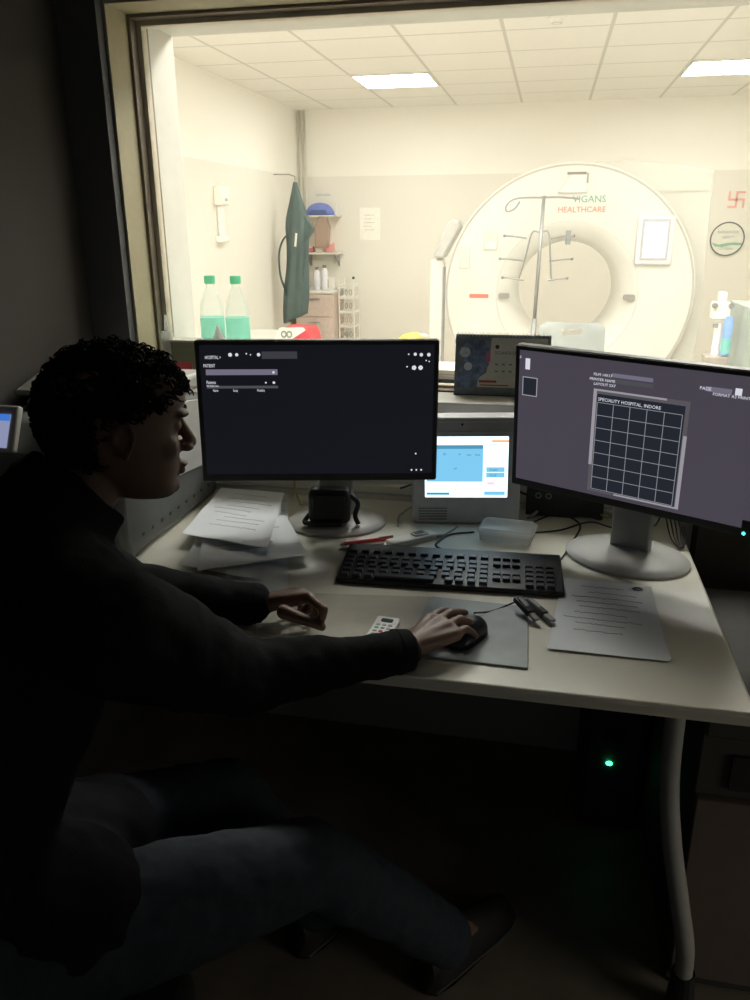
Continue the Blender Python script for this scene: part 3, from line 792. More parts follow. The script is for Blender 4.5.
# left monitor
scr1 = disp('dark_screen', (.012, .013, .016), (.0065, .0075, .011))
m1, M1, N1 = monitor('monitor', 'left black widescreen monitor showing a nearly black screen', tuple(CAM + (Vector((-.507, 1.743, 1.034)) - CAM) * .97), .234, .025, -.005, .335 * .97, (-.475, 1.765, DZ), scr1, .56 * .97)
e_w = emat('ui_white', (.9, .9, 1), .75); e_p = emat('ui_lilac', (.30, .27, .38), .55); e_d = emat('ui_dim', (.10, .10, .12), .45); e_s = emat('ui_slate', (.25, .25, .28), .3)
scr_o = [o for o in COL.objects if o.parent == m1 and o.name.startswith('screen')][0]


def px1(x, y):      # picture point on the left screen -> local x, z
    return ((-.28 + (x - 196) / 242 * .56) * .97, (.1675 - (y - 340) / 141 * .335) * .97)


def ui(par, Mp, f, name, m, xa, ya, xb, yb):
    p, q = f(xa, ya), f(xb, yb)
    return bar(par, Mp, name, m, p[0], q[0], q[1], p[1])


ui(scr_o, M1, px1, 'menu_bar', e_d, 262, 351, 297, 358)
ui(scr_o, M1, px1, 'search_field', e_p, 206, 368, 277, 373.5)
ui(scr_o, M1, px1, 'table_header', e_s, 206, 384, 277, 386.5)
for xa, ya, xb, yb, t_s in ((206, 354.5, 221, 358, 'HOSPITAL >'), (204, 362.5, 216, 366, 'PATIENT'), (206, 378.5, 216, 382, 'Patients'), (206, 382.6, 224, 385, 'Worklist rows'), (212, 387, 222, 389.6, 'Name'), (232, 387, 244, 389.6, 'Study'), (256, 387, 268, 389.6, 'Modality')):
    p = px1(xa, yb); sz_ = (yb - ya) * .00245 * 1.25
    text('screen_text', t_s, sz_, e_w, scr_o, M1 @ T(p[0], -.0018, p[1]) @ RX, extrude=.0001, sx=.62)
for i, (x, y, r) in enumerate(((231, 354, 2.2), (237.5, 354, 1.7), (259, 354, 2), (247, 353, .8), (251, 354, .7), (273, 371, 1.3), (265, 381, 1), (273, 381, 1.4),
                              (407.5, 354, .9), (414, 354, 1.7), (420, 354.5, 2), (427.5, 354.5, 1.9), (413, 367, 2.6), (419.5, 367, 2.4), (425, 360, .8), (406, 366, .8), (428, 361, .8),
                              (412, 470, 1.0), (417, 470, 1.0), (422, 470, 1.0), (416, 453, 1.0))):
    p = px1(x, y); r_ = r * .0022
    mb = MB(); mb.prism(circ(p[0], p[1], r_, 8 if i % 2 else 5), -.0014, -.0008, M1)
    mb.build('screen_icon', e_w, scr_o)
# stand of the left monitor
def stand(t, Mp, hz, m, yaw, neckw=.075, br=.125, bm=None):
    B = Matrix.Rotation(yaw, 4, 'Z')
    MB().lathe([(br, 0), (br, .006), (br - .008, .012), (br - .03, .017), (.03, .021)], 48, B @ Matrix.Diagonal((1, .82, 1, 1))).build('base', bm or m, t, smooth='auto')
    nk = MB().box(-neckw / 2, neckw / 2, .005, .035, .015, hz, B).build('neck', m, t, bevel=.004)
    hd = MB().box(-.04, .04, -.0, .03, hz - .03, hz + .06, B).build('hinge', m, t, bevel=.003)
    return nk


m_stand = mat('stand_grey', (.30, .31, .30), .45)
stand(m1, M1, .20, m_stand, .234, .085, .122, m_lgrey)
# right monitor
scr2 = disp('grey_glow_screen', (.05, .048, .055), (.062, .054, .072))
m2, M2, N2 = monitor('monitor', 'right black widescreen monitor showing a grid of dark film frames', tuple(CAM + (Vector((.192, 1.704, 1.021)) - CAM) * .965), -.456, -.076, -.016, .338 * .965, (.208, 1.685, DZ), scr2, .56 * .965)
stand(m2, M2, .20, m_stand, -.42, .085, .135, m_lgrey)
scr_o2 = [o for o in COL.objects if o.parent == m2 and o.name.startswith('screen')][0]


def px2(x, y):      # intersect the picture ray with the screen plane of the right monitor
    d_ = cR * ((x - 375) / FPX) - cU * ((y - 500) / FPX) + cF
    C = CAM + (Vector((.192, 1.704, 1.021)) - CAM) * .965; t = (C - CAM).dot(N2) / d_.dot(N2); P_ = CAM + d_ * t - C
    Xv = Vector((M2[0][0], M2[1][0], M2[2][0])); Uv = Vector((M2[0][2], M2[1][2], M2[2][2]))
    return (P_.dot(Xv), P_.dot(Uv))


A, B_, C_, D_ = px2(595, 388), px2(690, 402), px2(678, 512), px2(587, 487)
xL, xR = (A[0] + D_[0]) / 2, (B_[0] + C_[0]) / 2; zT, zB = (A[1] + B_[1]) / 2, (C_[1] + D_[1]) / 2
e_fr = emat('film_frame_pale', (.62, .60, .66), .5); e_ln = emat('film_line', (.45, .48, .52), .55); e_cell = emat('film_cell', (.018, .021, .030), 1)
MB().box(xL, xR, -.0012, -.0008, zB, zT, M2).build('film_frame', emat('film_frame_dim', (.16, .15, .17), .6), scr_o2)
MB().box(xL - .001, xL + .006, -.0016, -.0012, zB + .06, zT, M2).box(xL, xL + .15, -.0016, -.0012, zT - .004, zT, M2).box(xR - .006, xR + .001, -.0016, -.0012, zB, zT - .07, M2).box(xL + .06, xR, -.0016, -.0012, zB, zB + .004, M2).build('frame_highlight', e_fr, scr_o2)
MB().box(xL + .008, xR - .008, -.0018, -.0014, zB + .004, zT - .010, M2).build('film_sheet', e_cell, scr_o2)
mb = MB(); gx0, gx1, gz0, gz1 = xL + .009, xR - .012, zB + .006, zT - .028
for i in range(6): x = gx0 + (gx1 - gx0) * i / 5; mb.box(x - .0006, x + .0006, -.0022, -.0018, gz0, gz1 + (0 if i else 0), M2)
for j in range(8): z = gz0 + (gz1 - gz0) * j / 7; mb.box(gx0, gx1, -.0022, -.0018, z - .0006, z + .0006, M2)
mb.build('film_grid', e_ln, scr_o2)
text('film_title', 'SPECIALITY HOSPITAL, INDORE', .0098, e_w, scr_o2, M2 @ T(gx0 + .001, -.0024, gz1 + .004) @ RX, extrude=.0001, sx=.95)
for xa, ya, t_s, s_ in ((594, 373, 'FILM 14X17', .008), (590, 377.5, 'PRINTER NAME', .008), (594, 382.5, 'LAYOUT 5X7', .008), (517, 355.5, 'FILE', .007), (700, 387, 'PAGE', .009), (713, 393, 'FORMAT A3 PRINT', .008)):
    p = px2(xa, ya); text('screen_text', t_s, s_, e_w, scr_o2, M2 @ T(p[0], -.0015, p[1] - .004) @ RX, extrude=.0001)
for xa, ya, xb, yb, mm in ((612, 373, 654, 377, e_p), (606, 378, 654, 382, e_s), (706, 386, 733, 391, e_p), (736, 388, 743, 395, e_w), (526, 358, 530.5, 369, e_w)):
    p, q = px2(xa, ya), px2(xb, ya); k = abs(px2(xa, ya)[1] - px2(xa, yb)[1])
    bar(scr_o2, M2, 'screen_field', mm, p[0], q[0], p[1] - k, p[1])
p, q = px2(523, 376), px2(537, 397)
MB().ringprism([(p[0], q[1]), (q[0], q[1]), (q[0], p[1]), (p[0], p[1])], [(p[0] + .002, q[1] + .002), (q[0] - .002, q[1] + .002), (q[0] - .002, p[1] - .002), (p[0] + .002, p[1] - .002)], -.0013, -.0008, M2).build('thumbnail_frame', e_fr, scr_o2)
bar(scr_o2, M2, 'thumbnail', e_cell, p[0] + .002, q[0] - .002, q[1] + .002, p[1] - .002, y=-.0012)
p = px2(744, 533); MB().prism(circ(p[0], p[1], .003, 10), -.004, -.002, M2).build('power_light', LED, m2)
p = px2(746, 523); MB().box(p[0] - .006, p[0] + .012, -.006, -.002, p[1] - .012, p[1] + .006, M2).build('button_cluster', m_black, m2)

# console with bright blue-white screen
CC = Vector((-.165, 1.82, .884)); cb = Vector((-.165, 1.82, DZ))
con = thing('injector_console', 'grey console with a bright blue and white screen between the monitors', 'console', cb, 0)
Mc = Matrix.Translation(CC - cb) @ Matrix.Rotation(.125, 4, 'Z') @ Matrix.Rotation(-.022, 4, 'Y')
m_con = mat('console_grey', (.60, .61, .64), .45)
MB().prism(rrect(-.131, .131, -.133, .134, .012), 0, .06, Mc).build('housing', m_con, con, bevel=.006)
Xc = Vector((Mc[0][0], Mc[1][0], Mc[2][0])); Uc = Vector((Mc[0][2], Mc[1][2], Mc[2][2])); Nc = Xc.cross(Uc)


def px3(x, y):
    d_ = cR * ((x - 375) / FPX) - cU * ((y - 500) / FPX) + cF
    t = (CC - CAM).dot(Nc) / d_.dot(Nc); P_ = CAM + d_ * t - CC
    return (P_.dot(Xc), P_.dot(Uc))


a1, a2 = px3(509, 436), px3(425, 497)
x0, x1, za, zb = a2[0], a1[0], a2[1], a1[1] - .0
MB().ringprism(rrect(x0 - .012, x1 + .012, za - .012, zb + .012, .004, 2), rrect(x0, x1, za, zb, .002, 2), -.003, 0, Mc).build('bezel', m_con, con)
cs = MB().box(x0, x1, -.001, 0, za, zb, Mc).build('screen', emat('console_glow', (.72, .93, 1), 1.9), con)


def uc(nm, m_, fx0, fx1, fz0, fz1, y=-.0016): return MB().box(x0 + (x1 - x0) * fx0, x0 + (x1 - x0) * fx1, y, -.001, za + (zb - za) * fz0, za + (zb - za) * fz1, Mc).build(nm, m_, cs)


e_tb = emat('table_blue', (.20, .55, .82), 1.1); e_th = emat('table_header_blue', (.10, .35, .55), .9); e_or = emat('orange_strip', (1, .50, .25), 1.1); e_tx = emat('dark_ui_text', (.10, .25, .35), .6); e_pk = emat('pale_pink_field', (1, .72, .82), 1.4)
uc('table', e_tb, .02, .70, .26, .84); uc('table_header', e_th, .02, .70, .80, .86, -.002); uc('orange_strip', e_or, .80, 1.0, .90, .94)
uc('side_button', e_tb, .74, .96, .42, .50); uc('side_button', e_tb, .74, .96, .33, .41); uc('pink_field', e_pk, .73, .97, .18, .30); uc('status_bar', e_th, .02, .30, .04, .08, -.0014); uc('status_bar', e_tb, .72, .97, .04, .10)
for i, (fx, fz, s_) in enumerate(((.22, .70, 'ID'), (.40, .70, 'ml'), (.50, .69, 'rate'), (.60, .69, 'time'), (.35, .47, 'psi'), (.36, .18, 'OK'), (.80, .56, 'A'), (.92, .56, 'B'), (.76, .85, 'SET MODE'), (.78, .44, 'START'), (.78, .35, 'STOP'), (.76, .22, 'INFO'))):
    text('screen_text', s_, .007, e_tx, cs, Mc @ T(x0 + (x1 - x0) * fx, -.0024, za + (zb - za) * fz) @ RX, extrude=.0001)
for i in range(5): MB().box(-.115, -.045, -.0015, 0.001, -.122 + i * .007, -.119 + i * .007, Mc).build('speaker_slot', m_grey, con)
MB().box(-.12, .12, -.002, .001, .1235, .126, Mc).build('top_seam', m_white, con)
MB().ball((-.01, -.001, .118), .003, Mc, 8, 6).build('camera_dot', m_black, con)
pa = thing('power_adapter_box', 'black equipment box behind the right monitor stand', 'box', (.0, 1.915, DZ), -.03)
MB().box(-.02, .17, 0, .035, 0, .075).build('casing', m_black, pa, bevel=.004)
for x in (.01, .035): MB().ringprism(circ(x, .055, .008, 14), circ(x, .055, .005, 14), -.002, 0).build('socket_ring', m_grey, pa)

# black cradle strapped round the left stand
cr = thing('headset_cradle', 'black plastic cradle leaning on the left monitor stand', 'cradle', (-.478, 1.725, DZ + .021), .15)
MB().prism(rrect(-.052, .048, 0, .085, .014), -.022, .018).build('cradle_body', m_black, cr, bevel=.006)
MB().prism(rrect(-.042, .038, .012, .075, .012), -.026, -.021).build('front_pad', mat('glossy_black', (.02, .02, .022), .2), cr, bevel=.002)
MB().tube(crom([(.046, -.005, .07), (.066, -.01, .05), (.060, -.015, .02), (.068, -.02, .0)]), .006).build('side_hook', m_black, cr, smooth=True)
MB().tube(crom([(-.05, -.01, .02), (-.062, -.02, .004), (-.045, -.03, .003), (-.01, -.032, .004), (.03, -.03, .004)]), .006).build('strap', m_black, cr, smooth=True)

# ---------------------------------------------------------------- LASER FILM PRINTER left
lp = thing('film_printer', 'bulky pale grey film printer with a side vent row behind the person', 'printer', (-1.03, 1.6, DZ))
m_lp = mat('printer_grey', (.16, .17, .168), .5)
m_lpw = mat('printer_pale', (.50, .49, .46), .45)
# body profile in (y,z), extruded along x
pf = [(-.16, 0), (.33, 0), (.33, .28), (.20, .305), (.02, .305), (-.12, .30), (-.17, .24), (-.18, .05)]
MB().prism(pf, -.16, .175, axis='x').build('body', m_lp, lp, bevel=.02, seg=4)
pf2 = [(.0, .306), (.20, .312), (.31, .300), (.31, .345), (.18, .345), (.04, .325)]
MB().prism(pf2, -.155, .172, axis='x').build('top_cover', m_lpw, lp, bevel=.012, seg=3)
MB().prism([(-.08, .286), (.0, .31), (.0, .318), (-.08, .292)], -.12, .150, axis='x').build('feed_slot', m_black, lp)
MB().prism([(-.02, .33), (.22, .395), (.22, .405), (-.02, .342)], -.155, -.02, axis='x').build('paper_tray', mat('tray_grey', (.22, .215, .19), .5), lp, bevel=.004)
MB().lathe([(.03, 0), (.034, .01), (.034, .03), (.02, .045)], 20, T(.10, .14, .345)).build('roll_knob', m_lpw, lp, smooth='auto')
for i in range(9):
    MB().box(.1745, .1762, -.10 + i * .045, -.091 + i * .045, .04, .047).build('vent_hole', m_dgrey, lp)
Mt = T(-.096, -.168, .292) @ Matrix.Rotation(-.45, 4, 'X')
MB().prism([(.10, .12), (.31, .10), (.31, .27), (.18, .29), (.08, .28)], .1745, .178, axis='x').build('side_panel', mat('printer_white_panel', (.70, .70, .68), .4), lp, bevel=.0015)
pn = MB().box(-.10, .045, -.006, .012, -.05, .05, Mt).build('touch_panel', m_lpw, lp, bevel=.004)
MB().box(-.092, .030, -.008, -.006, -.042, .030, Mt).build('panel_screen', emat('printer_screen_glow', (.42, .46, .72), .6), pn)
MB().box(-.092, .030, -.0088, -.008, .016, .030, Mt).build('screen_banner', emat('printer_banner_blue', (.06, .22, .75), .8), pn)

# ---------------------------------------------------------------- DESK ITEMS
def onz(x, y, z=DZ): return at(x, y, 2, z)


# keyboard
k0, k1, k2, k3 = onz(352, 550), onz(556, 560), onz(562, 604), onz(340, 587)
kc = (k0 + k1 + k2 + k3) / 4; ka = math.atan2((k1 - k0).y + (k2 - k3).y, (k1 - k0).x + (k2 - k3).x)
kb = thing('keyboard', 'black full size computer keyboard in front of the monitors', 'keyboard', (kc.x, kc.y, DZ), ka)
KW, KH = .462, .165
MB().prism([(-KH / 2, .001), (KH / 2, .001), (KH / 2, .024), (KH / 2 - .01, .026), (-KH / 2, .012)], -KW / 2, KW / 2, axis='x').build('case', m_black, kb, bevel=.004)
keym = None; ck = m_dg = mat('key_black', (.022, .023, .027), .4)
nk_ = 0
for r_ in range(6):
    yy = -KH / 2 + .018 + r_ * .0195 + (.008 if r_ == 5 else 0)
    na = (0, 12, 12, 13, 13, 12)[r_]
    xs = [-.214 + i * (.284 / (na - 1)) for i in range(na)] if r_ else [-.215, -.19, -.165, -.09, .0, .022, .046, .070]
    xs += [.096, .116, .136] if r_ in (1, 2, 4, 5) else []
    xs += [.162, .183, .204] if r_ < 5 else []
    for x in xs:
        if nk_ >= 99: break
        zt = .012 + (yy + KH / 2) / KH * .0135
        if r_ == 0 and x == -.09:
            MB().prism(rrect(-.06, .06, -.008, .008, .002, 2), zt, zt + .006, axis='z').build('space_key', ck, kb, loc=(x, yy, 0)); nk_ += 1; continue
        if keym is None:
            o = MB().loft([[(a * .0085, b * .0082, 0) for a, b in ((-1, -1), (1, -1), (1, 1), (-1, 1))], [(a * .0070, b * .0070, .006) for a, b in ((-1, -1), (1, -1), (1, 1), (-1, 1))]]).build('key', ck, kb)
            keym = o
        else:
            o = keym.copy(); COL.objects.link(o); o.parent = kb
        o.location = (x, yy, zt); nk_ += 1
MB().box(.16, .20, .066, .072, .0245, .026).build('status_strip', m_dgrey, kb)

# mouse pad
q = [onz(432, 598), onz(528, 608), onz(528, 670), onz(398, 655)]
mb = MB().prism([(v.x, v.y) for v in q][::-1], DZ + .0002, DZ + .004, axis='z')
o = mb.build('mouse_pad', mat('slate_blue_rubber', (.33, .37, .38), .5, var=.1, scale=20), bevel=.0012); tag(o, 'blue grey mouse pad under the right hand', 'mouse pad')
# desk mat sheet beneath left hand and remote
q = [onz(296, 593), onz(431, 597), onz(398, 655.5), onz(392, 668), onz(285, 655)]
o = MB().prism([(v.x, v.y) for v in q][::-1], DZ + .0001, DZ + .0008, axis='z').build('desk_sheet', mat('beige_sheet', (.50, .475, .40), .6)); tag(o, 'thin beige plastic sheet on the desk under the remote control', 'sheet')
# mouse
ms = thing('computer_mouse', 'black computer mouse under the right hand', 'mouse', (-.105, 1.250, DZ + .004), -.45)
rings = []
for j in range(13):
    t = j / 12; y = -.052 + t * .104; wd = .030 * math.sqrt(max(.02, 1 - (2 * t - 1) ** 4)); h = .034 * math.sin(PI * (.12 + .78 * (1 - t)) ** .9) + .004
    rings.append([(wd * math.cos(a), y, (h if math.sin(a) > 0 else .001) * abs(math.sin(a)) ** .7) for a in [2 * PI * i / 20 for i in range(20)]])
MB().loft(rings).build('shell', mat('mouse_black', (.02, .021, .024), .3), ms, smooth=True)
MB().lathe([(.006, -.003), (.0075, 0), (.006, .003)], 12, T(0, .032, .021) @ Matrix.Rotation(PI / 2, 4, 'Y')).build('scroll_wheel', m_grey, ms)


def cable(name, lab, pts, r, m_, grp=None):
    P_ = [Vector(p) for p in pts]
    o = MB().tube(crom(P_, 7), r, 7).build(name, m_, smooth=True)
    tag(o, lab, 'cable', grp); return o


def dpts(L, z=.003): return [tuple(onz(x, y, DZ + (k[0] if k else z))) for x, y, *k in L]


m_cb = mat('black_cable', (.02, .02, .02), .5); m_cg = mat('grey_cable', (.42, .41, .36), .5); m_cy = mat('yellow_cable', (.46, .42, .10), .5)
cable('mouse_cable', 'thin black mouse cable running past the black connectors', dpts([(474, 613, .012), (492, 611), (510, 604, .008), (520, 600, .03)]), .0016, m_cb)
cable('white_cable', 'pale cable looping over the desk left of the console foot', dpts([(398, 526), (400, 515), (420, 503), (440, 500), (456, 510), (457, 525), (447, 533), (438, 537)]), .0022, m_cg)
cable('black_cable', 'black cable curling beside the clear plastic box', dpts([(474, 532), (452, 534), (440, 540), (436, 546), (452, 552), (472, 556, .004), (486, 559, .02)]), .0022, m_cb)
cable('black_cable', 'black cable curving from the keyboard towards the right monitor', dpts([(520, 563, .02), (548, 562), (560, 560), (570, 545), (580, 525), (560, 514), (540, 519), (520, 530)]), .0022, m_cb)
cable('black_cable', 'long black cable passing behind the right monitor neck', dpts([(530, 533), (560, 530), (590, 522), (615, 528, .03), (650, 528, .03), (662, 515, .05)]), .002, m_cb)
cable('grey_cable', 'thick grey cable arching behind the clear plastic box', dpts([(528, 518), (550, 505, .02), (585, 507, .02), (610, 514, .01), (630, 520)]), .004, m_cg)
cable('grey_cable', 'thin grey cable lying beside the right monitor base', dpts([(545, 512), (566, 516), (592, 519), (612, 516)]), .0022, m_cg)
cable('yellow_cable', 'yellow green cable hanging over the desk behind the right monitor', dpts([(592, 502, .03), (598, 512, .02), (610, 518, .01), (622, 512, .03)]), .003, m_cy)
cable('yellow_cable', 'yellow green cable curling down between left monitor and wall', [(-.64, 1.95, .83), (-.635, 1.93, .79), (-.62, 1.90, .77), (-.60, 1.87, .755)], .003, m_cy)
for i in range(4):
    c = dpts([(665 + i * 4, 512, .06), (668 + i * 4, 528, .03), (672 + 3 * i, 540, .01), (680 + i, 548, .006), (686 - i, 540 - i, .02), (683, 524, .05), (676 + 2 * i, 512, .06)])
    cable('coiled_cable', 'dark looped cable hanging by the right end of the right monitor base', c, .0017, m_cb, 'looped cables right of the monitor stand')
# cable clutter behind the desk
for i in range(4):
    x = -.35 + i * .07
    cable('black_cable', 'dark cable lying along the duct behind the left monitor', [(x, 1.955, .787), (x + .05, 1.965, .80 + .004 * i), (x + .12, 1.96, .79)], .003, m_cb if i % 2 else m_dgrey, 'dark cables along the duct')

# clear plastic box
pq = [onz(476, 552), onz(532, 558), onz(537, 524), onz(483, 522)]
pcx = sum((v for v in pq), Vector()) / 4
cbx = thing('plastic_box', 'clear plastic box with a lid between the keyboard and console', 'box', (pcx.x, pcx.y, DZ), -.12)
m_cl = glassy('clear_plastic', (.97, .98, .98), .10, .12, .28, (.95, .96, .96))
MB().loft([[(a[0] * .95, a[1] * .95, .0005) for a in rrect(-.062, .062, -.042, .042, .012)], [(a[0], a[1], .022) for a in rrect(-.062, .062, -.042, .042, .012)]]).build('tray', m_cl, cbx, bevel=.002)
MB().loft([[(a[0], a[1], .0225) for a in rrect(-.065, .065, -.045, .045, .012)], [(a[0], a[1], .028) for a in rrect(-.065, .065, -.045, .045, .012)], [(a[0] * .9, a[1] * .88, .034) for a in rrect(-.065, .065, -.045, .045, .012)]]).build('lid', m_cl, cbx, bevel=.002)

# white intercom / handset device with window
pa_, pb_ = onz(386, 548), onz(436, 536)
dv = thing('label_printer', 'slim white handheld device with a dark window behind the keyboard', 'device', tuple((pa_ + pb_) / 2), math.atan2((pb_ - pa_).y, (pb_ - pa_).x))
MB().prism(rrect(-.062, .062, -.018, .018, .007), 0, .014, axis='z').build('body', m_white, dv, bevel=.003)
MB().box(.005, .042, -.010, .014, .0141, .018).build('raised_window', m_lgrey, dv, bevel=.002)
MB().box(.010, .034, -.004, .011, .0181, .0188).build('display', m_dgrey, dv)
MB().tube([(.058, -.012, .006), (.075, -.016, .006)], .005).build('tip', m_lgrey, dv)
# pens
for (xa, ya, xb, yb, c_, nm, lab) in ((340, 544, 393, 537.5, m_red, 'red', 'red ballpoint pen behind the keyboard'), (338, 549, 384, 545.5, mat('grey_pen', (.5, .5, .5), .4), 'grey', 'pale grey pen lying just below the red pen')):
    a_, b2 = onz(xa, ya, DZ + .005), onz(xb, yb, DZ + .005); d_ = (b2 - a_).normalized(); L = (b2 - a_).length
    pe = thing('pen', lab, 'pen', tuple(a_), math.atan2(d_.y, d_.x), 'pens behind the keyboard')
    MB().tube([(.010, 0, 0), (L, 0, 0)], .0042, 10).build('barrel', c_, pe, smooth='auto')
    MB().tube([(0, 0, -.002), (.010, 0, 0)], [.001, .004], 8).build('tip', m_lgrey, pe)
    MB().tube([(L - .035, 0, .005), (L, 0, .005)], .0012, 6).build('clip', m_lgrey, pe)

# remote control
ra, rb2 = onz(386, 617), onz(366, 650)
rm = thing('remote_control', 'white remote control with a dark window on the desk', 'remote control', tuple(onz(384, 632, DZ + .001)), math.atan2((ra - rb2).y, (ra - rb2).x) - PI / 2)
MB().prism(rrect(-.022, .022, -.075, .035, .005), 0, .014, axis='z').build('body', mat('remote_white', (.85, .86, .84), .4), rm, bevel=.003)
MB().prism(rrect(-.010, .012, .012, .024, .003), .0138, .015, axis='z').build('display', mat('dark_green_lens', (.03, .06, .05), .2), rm)
for i in range(5):
    for j in range(3):
        mm = m_green if i == 1 and j < 2 else (m_red if i == 2 and j == 1 else m_lgrey)
        MB().box(-.014 + j * .011, -.007 + j * .011, -.002 - i * .012, .003 - i * .012, .0138, .0152).build('button', mm, rm)

# black connectors (cables with plugs) right of the mouse
for i, (xa, ya, xb, yb) in enumerate(((517, 598, 537, 620), (528, 600, 553, 621))):
    a_, b2 = onz(xa, ya, DZ + .026 - .016 * i + (.0 if i else 0)), onz(xb, yb, DZ + .010)
    d_ = b2 - a_
    cn = thing('usb_connector', 'black plug adapter lying by the mouse pad corner, %s of two' % ('nearer the mouse' if i == 0 else 'nearer the handwritten sheet'), 'plug', tuple(a_), math.atan2(d_.y, d_.x), 'black plugs right of the mouse')
    sl = math.atan2(d_.z, d_.xy.length); Ms = Matrix.Rotation(-sl, 4, 'Y'); L = d_.length
    MB().box(0, L * .72, -.010 + .003 * i, .010 - .003 * i, -.005, .006, Ms).build('plug_body', m_black, cn, bevel=.003)
    MB().box(L * .72, L, -.006, .006, -.003, .003, Ms).build('plug_tip', m_grey, cn, bevel=.001)
    MB().box(.006, L * .5, -.004, .004, .006, .0075, Ms).build('grip', m_grey, cn)


# papers
def sheet(corners, name, lab, grp, zoff, m_, curl=0.004, lines=0, seed=0, kids=True):
    """rectangular sheet through four desk points TL TR BR BL with a soft waviness"""
    rnd = random.Random(seed); nx, ny = 14, 18; V = []; F = []
    A_, B2, C2, D2 = [Vector(c) for c in corners]
    for j in range(ny + 1):
        for i in range(nx + 1):
            u_, v_ = i / nx, j / ny
            p = A_.lerp(B2, u_).lerp(D2.lerp(C2, u_), v_)
            z = DZ + zoff + curl * (.5 + .5 * noise.noise(Vector((p.x * 9, p.y * 9, seed)))) * (1 if curl else 0)
            e = min(u_, 1 - u_, v_, 1 - v_)
            if e < .08: z += curl * (.08 - e) * 6
            V.append((p.x, p.y, z))
    W = nx + 1; n0 = len(V); V += [(a, b, c + .00025) for a, b, c in V]
    for j in range(ny):
        for i in range(nx):
            k = j * W + i; F.append((k, k + W, k + W + 1, k + 1)); F.append((n0 + k, n0 + k + 1, n0 + k + W + 1, n0 + k + W))
    for i in range(nx): F.append((i, i + 1, n0 + i + 1, n0 + i)); k = ny * W + i; F.append((k, n0 + k, n0 + k + 1, k + 1))
    for j in range(ny): k = j * W; F.append((k, n0 + k, n0 + k + W, k + W)); k += nx; F.append((k, k + W, n0 + k + W, n0 + k))
    o = MB().add(V, F).build(name, m_, smooth='auto')
    tag(o, lab, 'paper', grp)

    def surf(u_, v_):
        fi, fj = u_ * nx, v_ * ny; i, j = min(int(fi), nx - 1), min(int(fj), ny - 1); a, b = fi - i, fj - j
        k = n0 + j * W + i
        P0, P1, P2, P3 = [Vector(V[q]) for q in (k, k + 1, k + W, k + W + 1)]
        return P0.lerp(P1, a).lerp(P2.lerp(P3, a), b) + Vector((0, 0, .0003))
    if lines:
        for l in range(lines):
            v0 = .10 + .62 * l / max(1, lines - 1) + rnd.uniform(-.01, .01)
            ua = .08 + rnd.uniform(0, .25); ub = rnd.uniform(.55, .93); k = 0; pts = []
            u_ = ua; flat = 0
            while u_ < ub:
                word = math.sin(u_ * 38 + l) > -.45
                pts.append(surf(u_, v0 + .012 * u_ + (rnd.uniform(-.010, .010) if word else 0)))
                u_ += .012 if word else .02
            MB().tube(pts, .00042, 4).build('text_line', m_ink, o)
    return o, surf


c = [onz(563, 579), onz(651, 588), onz(670, 663), onz(547, 650)]
hs, sf = sheet(c, 'handwritten_sheet', 'handwritten white sheet at the right of the keyboard', None, .0012, m_paper, .002, 9, 3)
mb = MB(); pts = [sf(.84 + .05 * math.cos(a), .07 + .018 * math.sin(a)) for a in [2 * PI * k / 16 for k in range(17)]]; mb.tube(pts, .0022, 4)
mb.build('ink_stamp', m_ink, hs)
c = [onz(570, 583), onz(646, 591), onz(672, 660), onz(560, 648)]
sheet(c, 'loose_sheet', 'sheet hidden beneath the handwritten sheet, its edge showing', None, .0002, m_paper, .0006, 0, 5)
# left pile
PL = [
    ((262, 500), (288, 504), (288, 592), (215, 600), 'crumpled', .0005, .003, 8),
    ((225, 505), (284, 508), (262, 585), (180, 570), 'printed', .006, .006, 10),
    ((208, 518), (286, 522), (308, 562), (198, 580), 'creased', .013, .006, 7),
    ((222, 498), (285, 503), (268, 560), (183, 545), 'top', .021, .008, 9),
]
LB = ['bottom sheet of the left paper pile reaching under the monitor stand', 'second sheet up in the left paper pile, next to the printer', 'creased sheet third up in the left paper pile with handwriting', 'topmost curled white sheet of the left paper pile']
for i, (a, b, c_, d_, nm, zo, cu, ln) in enumerate(PL):
    cs_ = [onz(*p) for p in (a, b, c_, d_)]
    sheet(cs_, 'paper_sheet', LB[i], 'loose papers left of the left monitor stand', zo, m_paper, cu, ln, 11 + i)

# ---------------------------------------------------------------- OFFICE CHAIR
FW = Vector((.70, .714, 0)).normalized(); RT = Vector((FW.y, -FW.x, 0))
m_fab = mat('black_chair_fabric', (.018, .018, .019), .9, bump=.4)
seatc = Vector((-.72, .67, 0))
oc = thing('office_chair', 'black swivel office chair under the seated person', 'chair', seatc, math.atan2(FW.y, FW.x) - PI / 2)
MB().prism(rrect(-.24, .24, -.22, .26, .08, 6), .40, .49, axis='z').build('seat', m_fab, oc, bevel=.02, seg=3)
MB().prism(rrect(-.22, .22, .52, .96, .08, 6), -.32, -.265, Matrix.Rotation(.06, 4, 'X')).build('backrest', m_fab, oc, bevel=.02, seg=3)
MB().tube(crom([(0, -.1, .35), (0, -.30, .36), (0, -.34, .50), (0, -.335, .62)]), .02, 10, flat=.6).build('back_bar', m_black, oc, smooth=True)
MB().tube([(0, 0, .10), (0, 0, .36)], .026, 16).build('gas_column', m_black, oc)
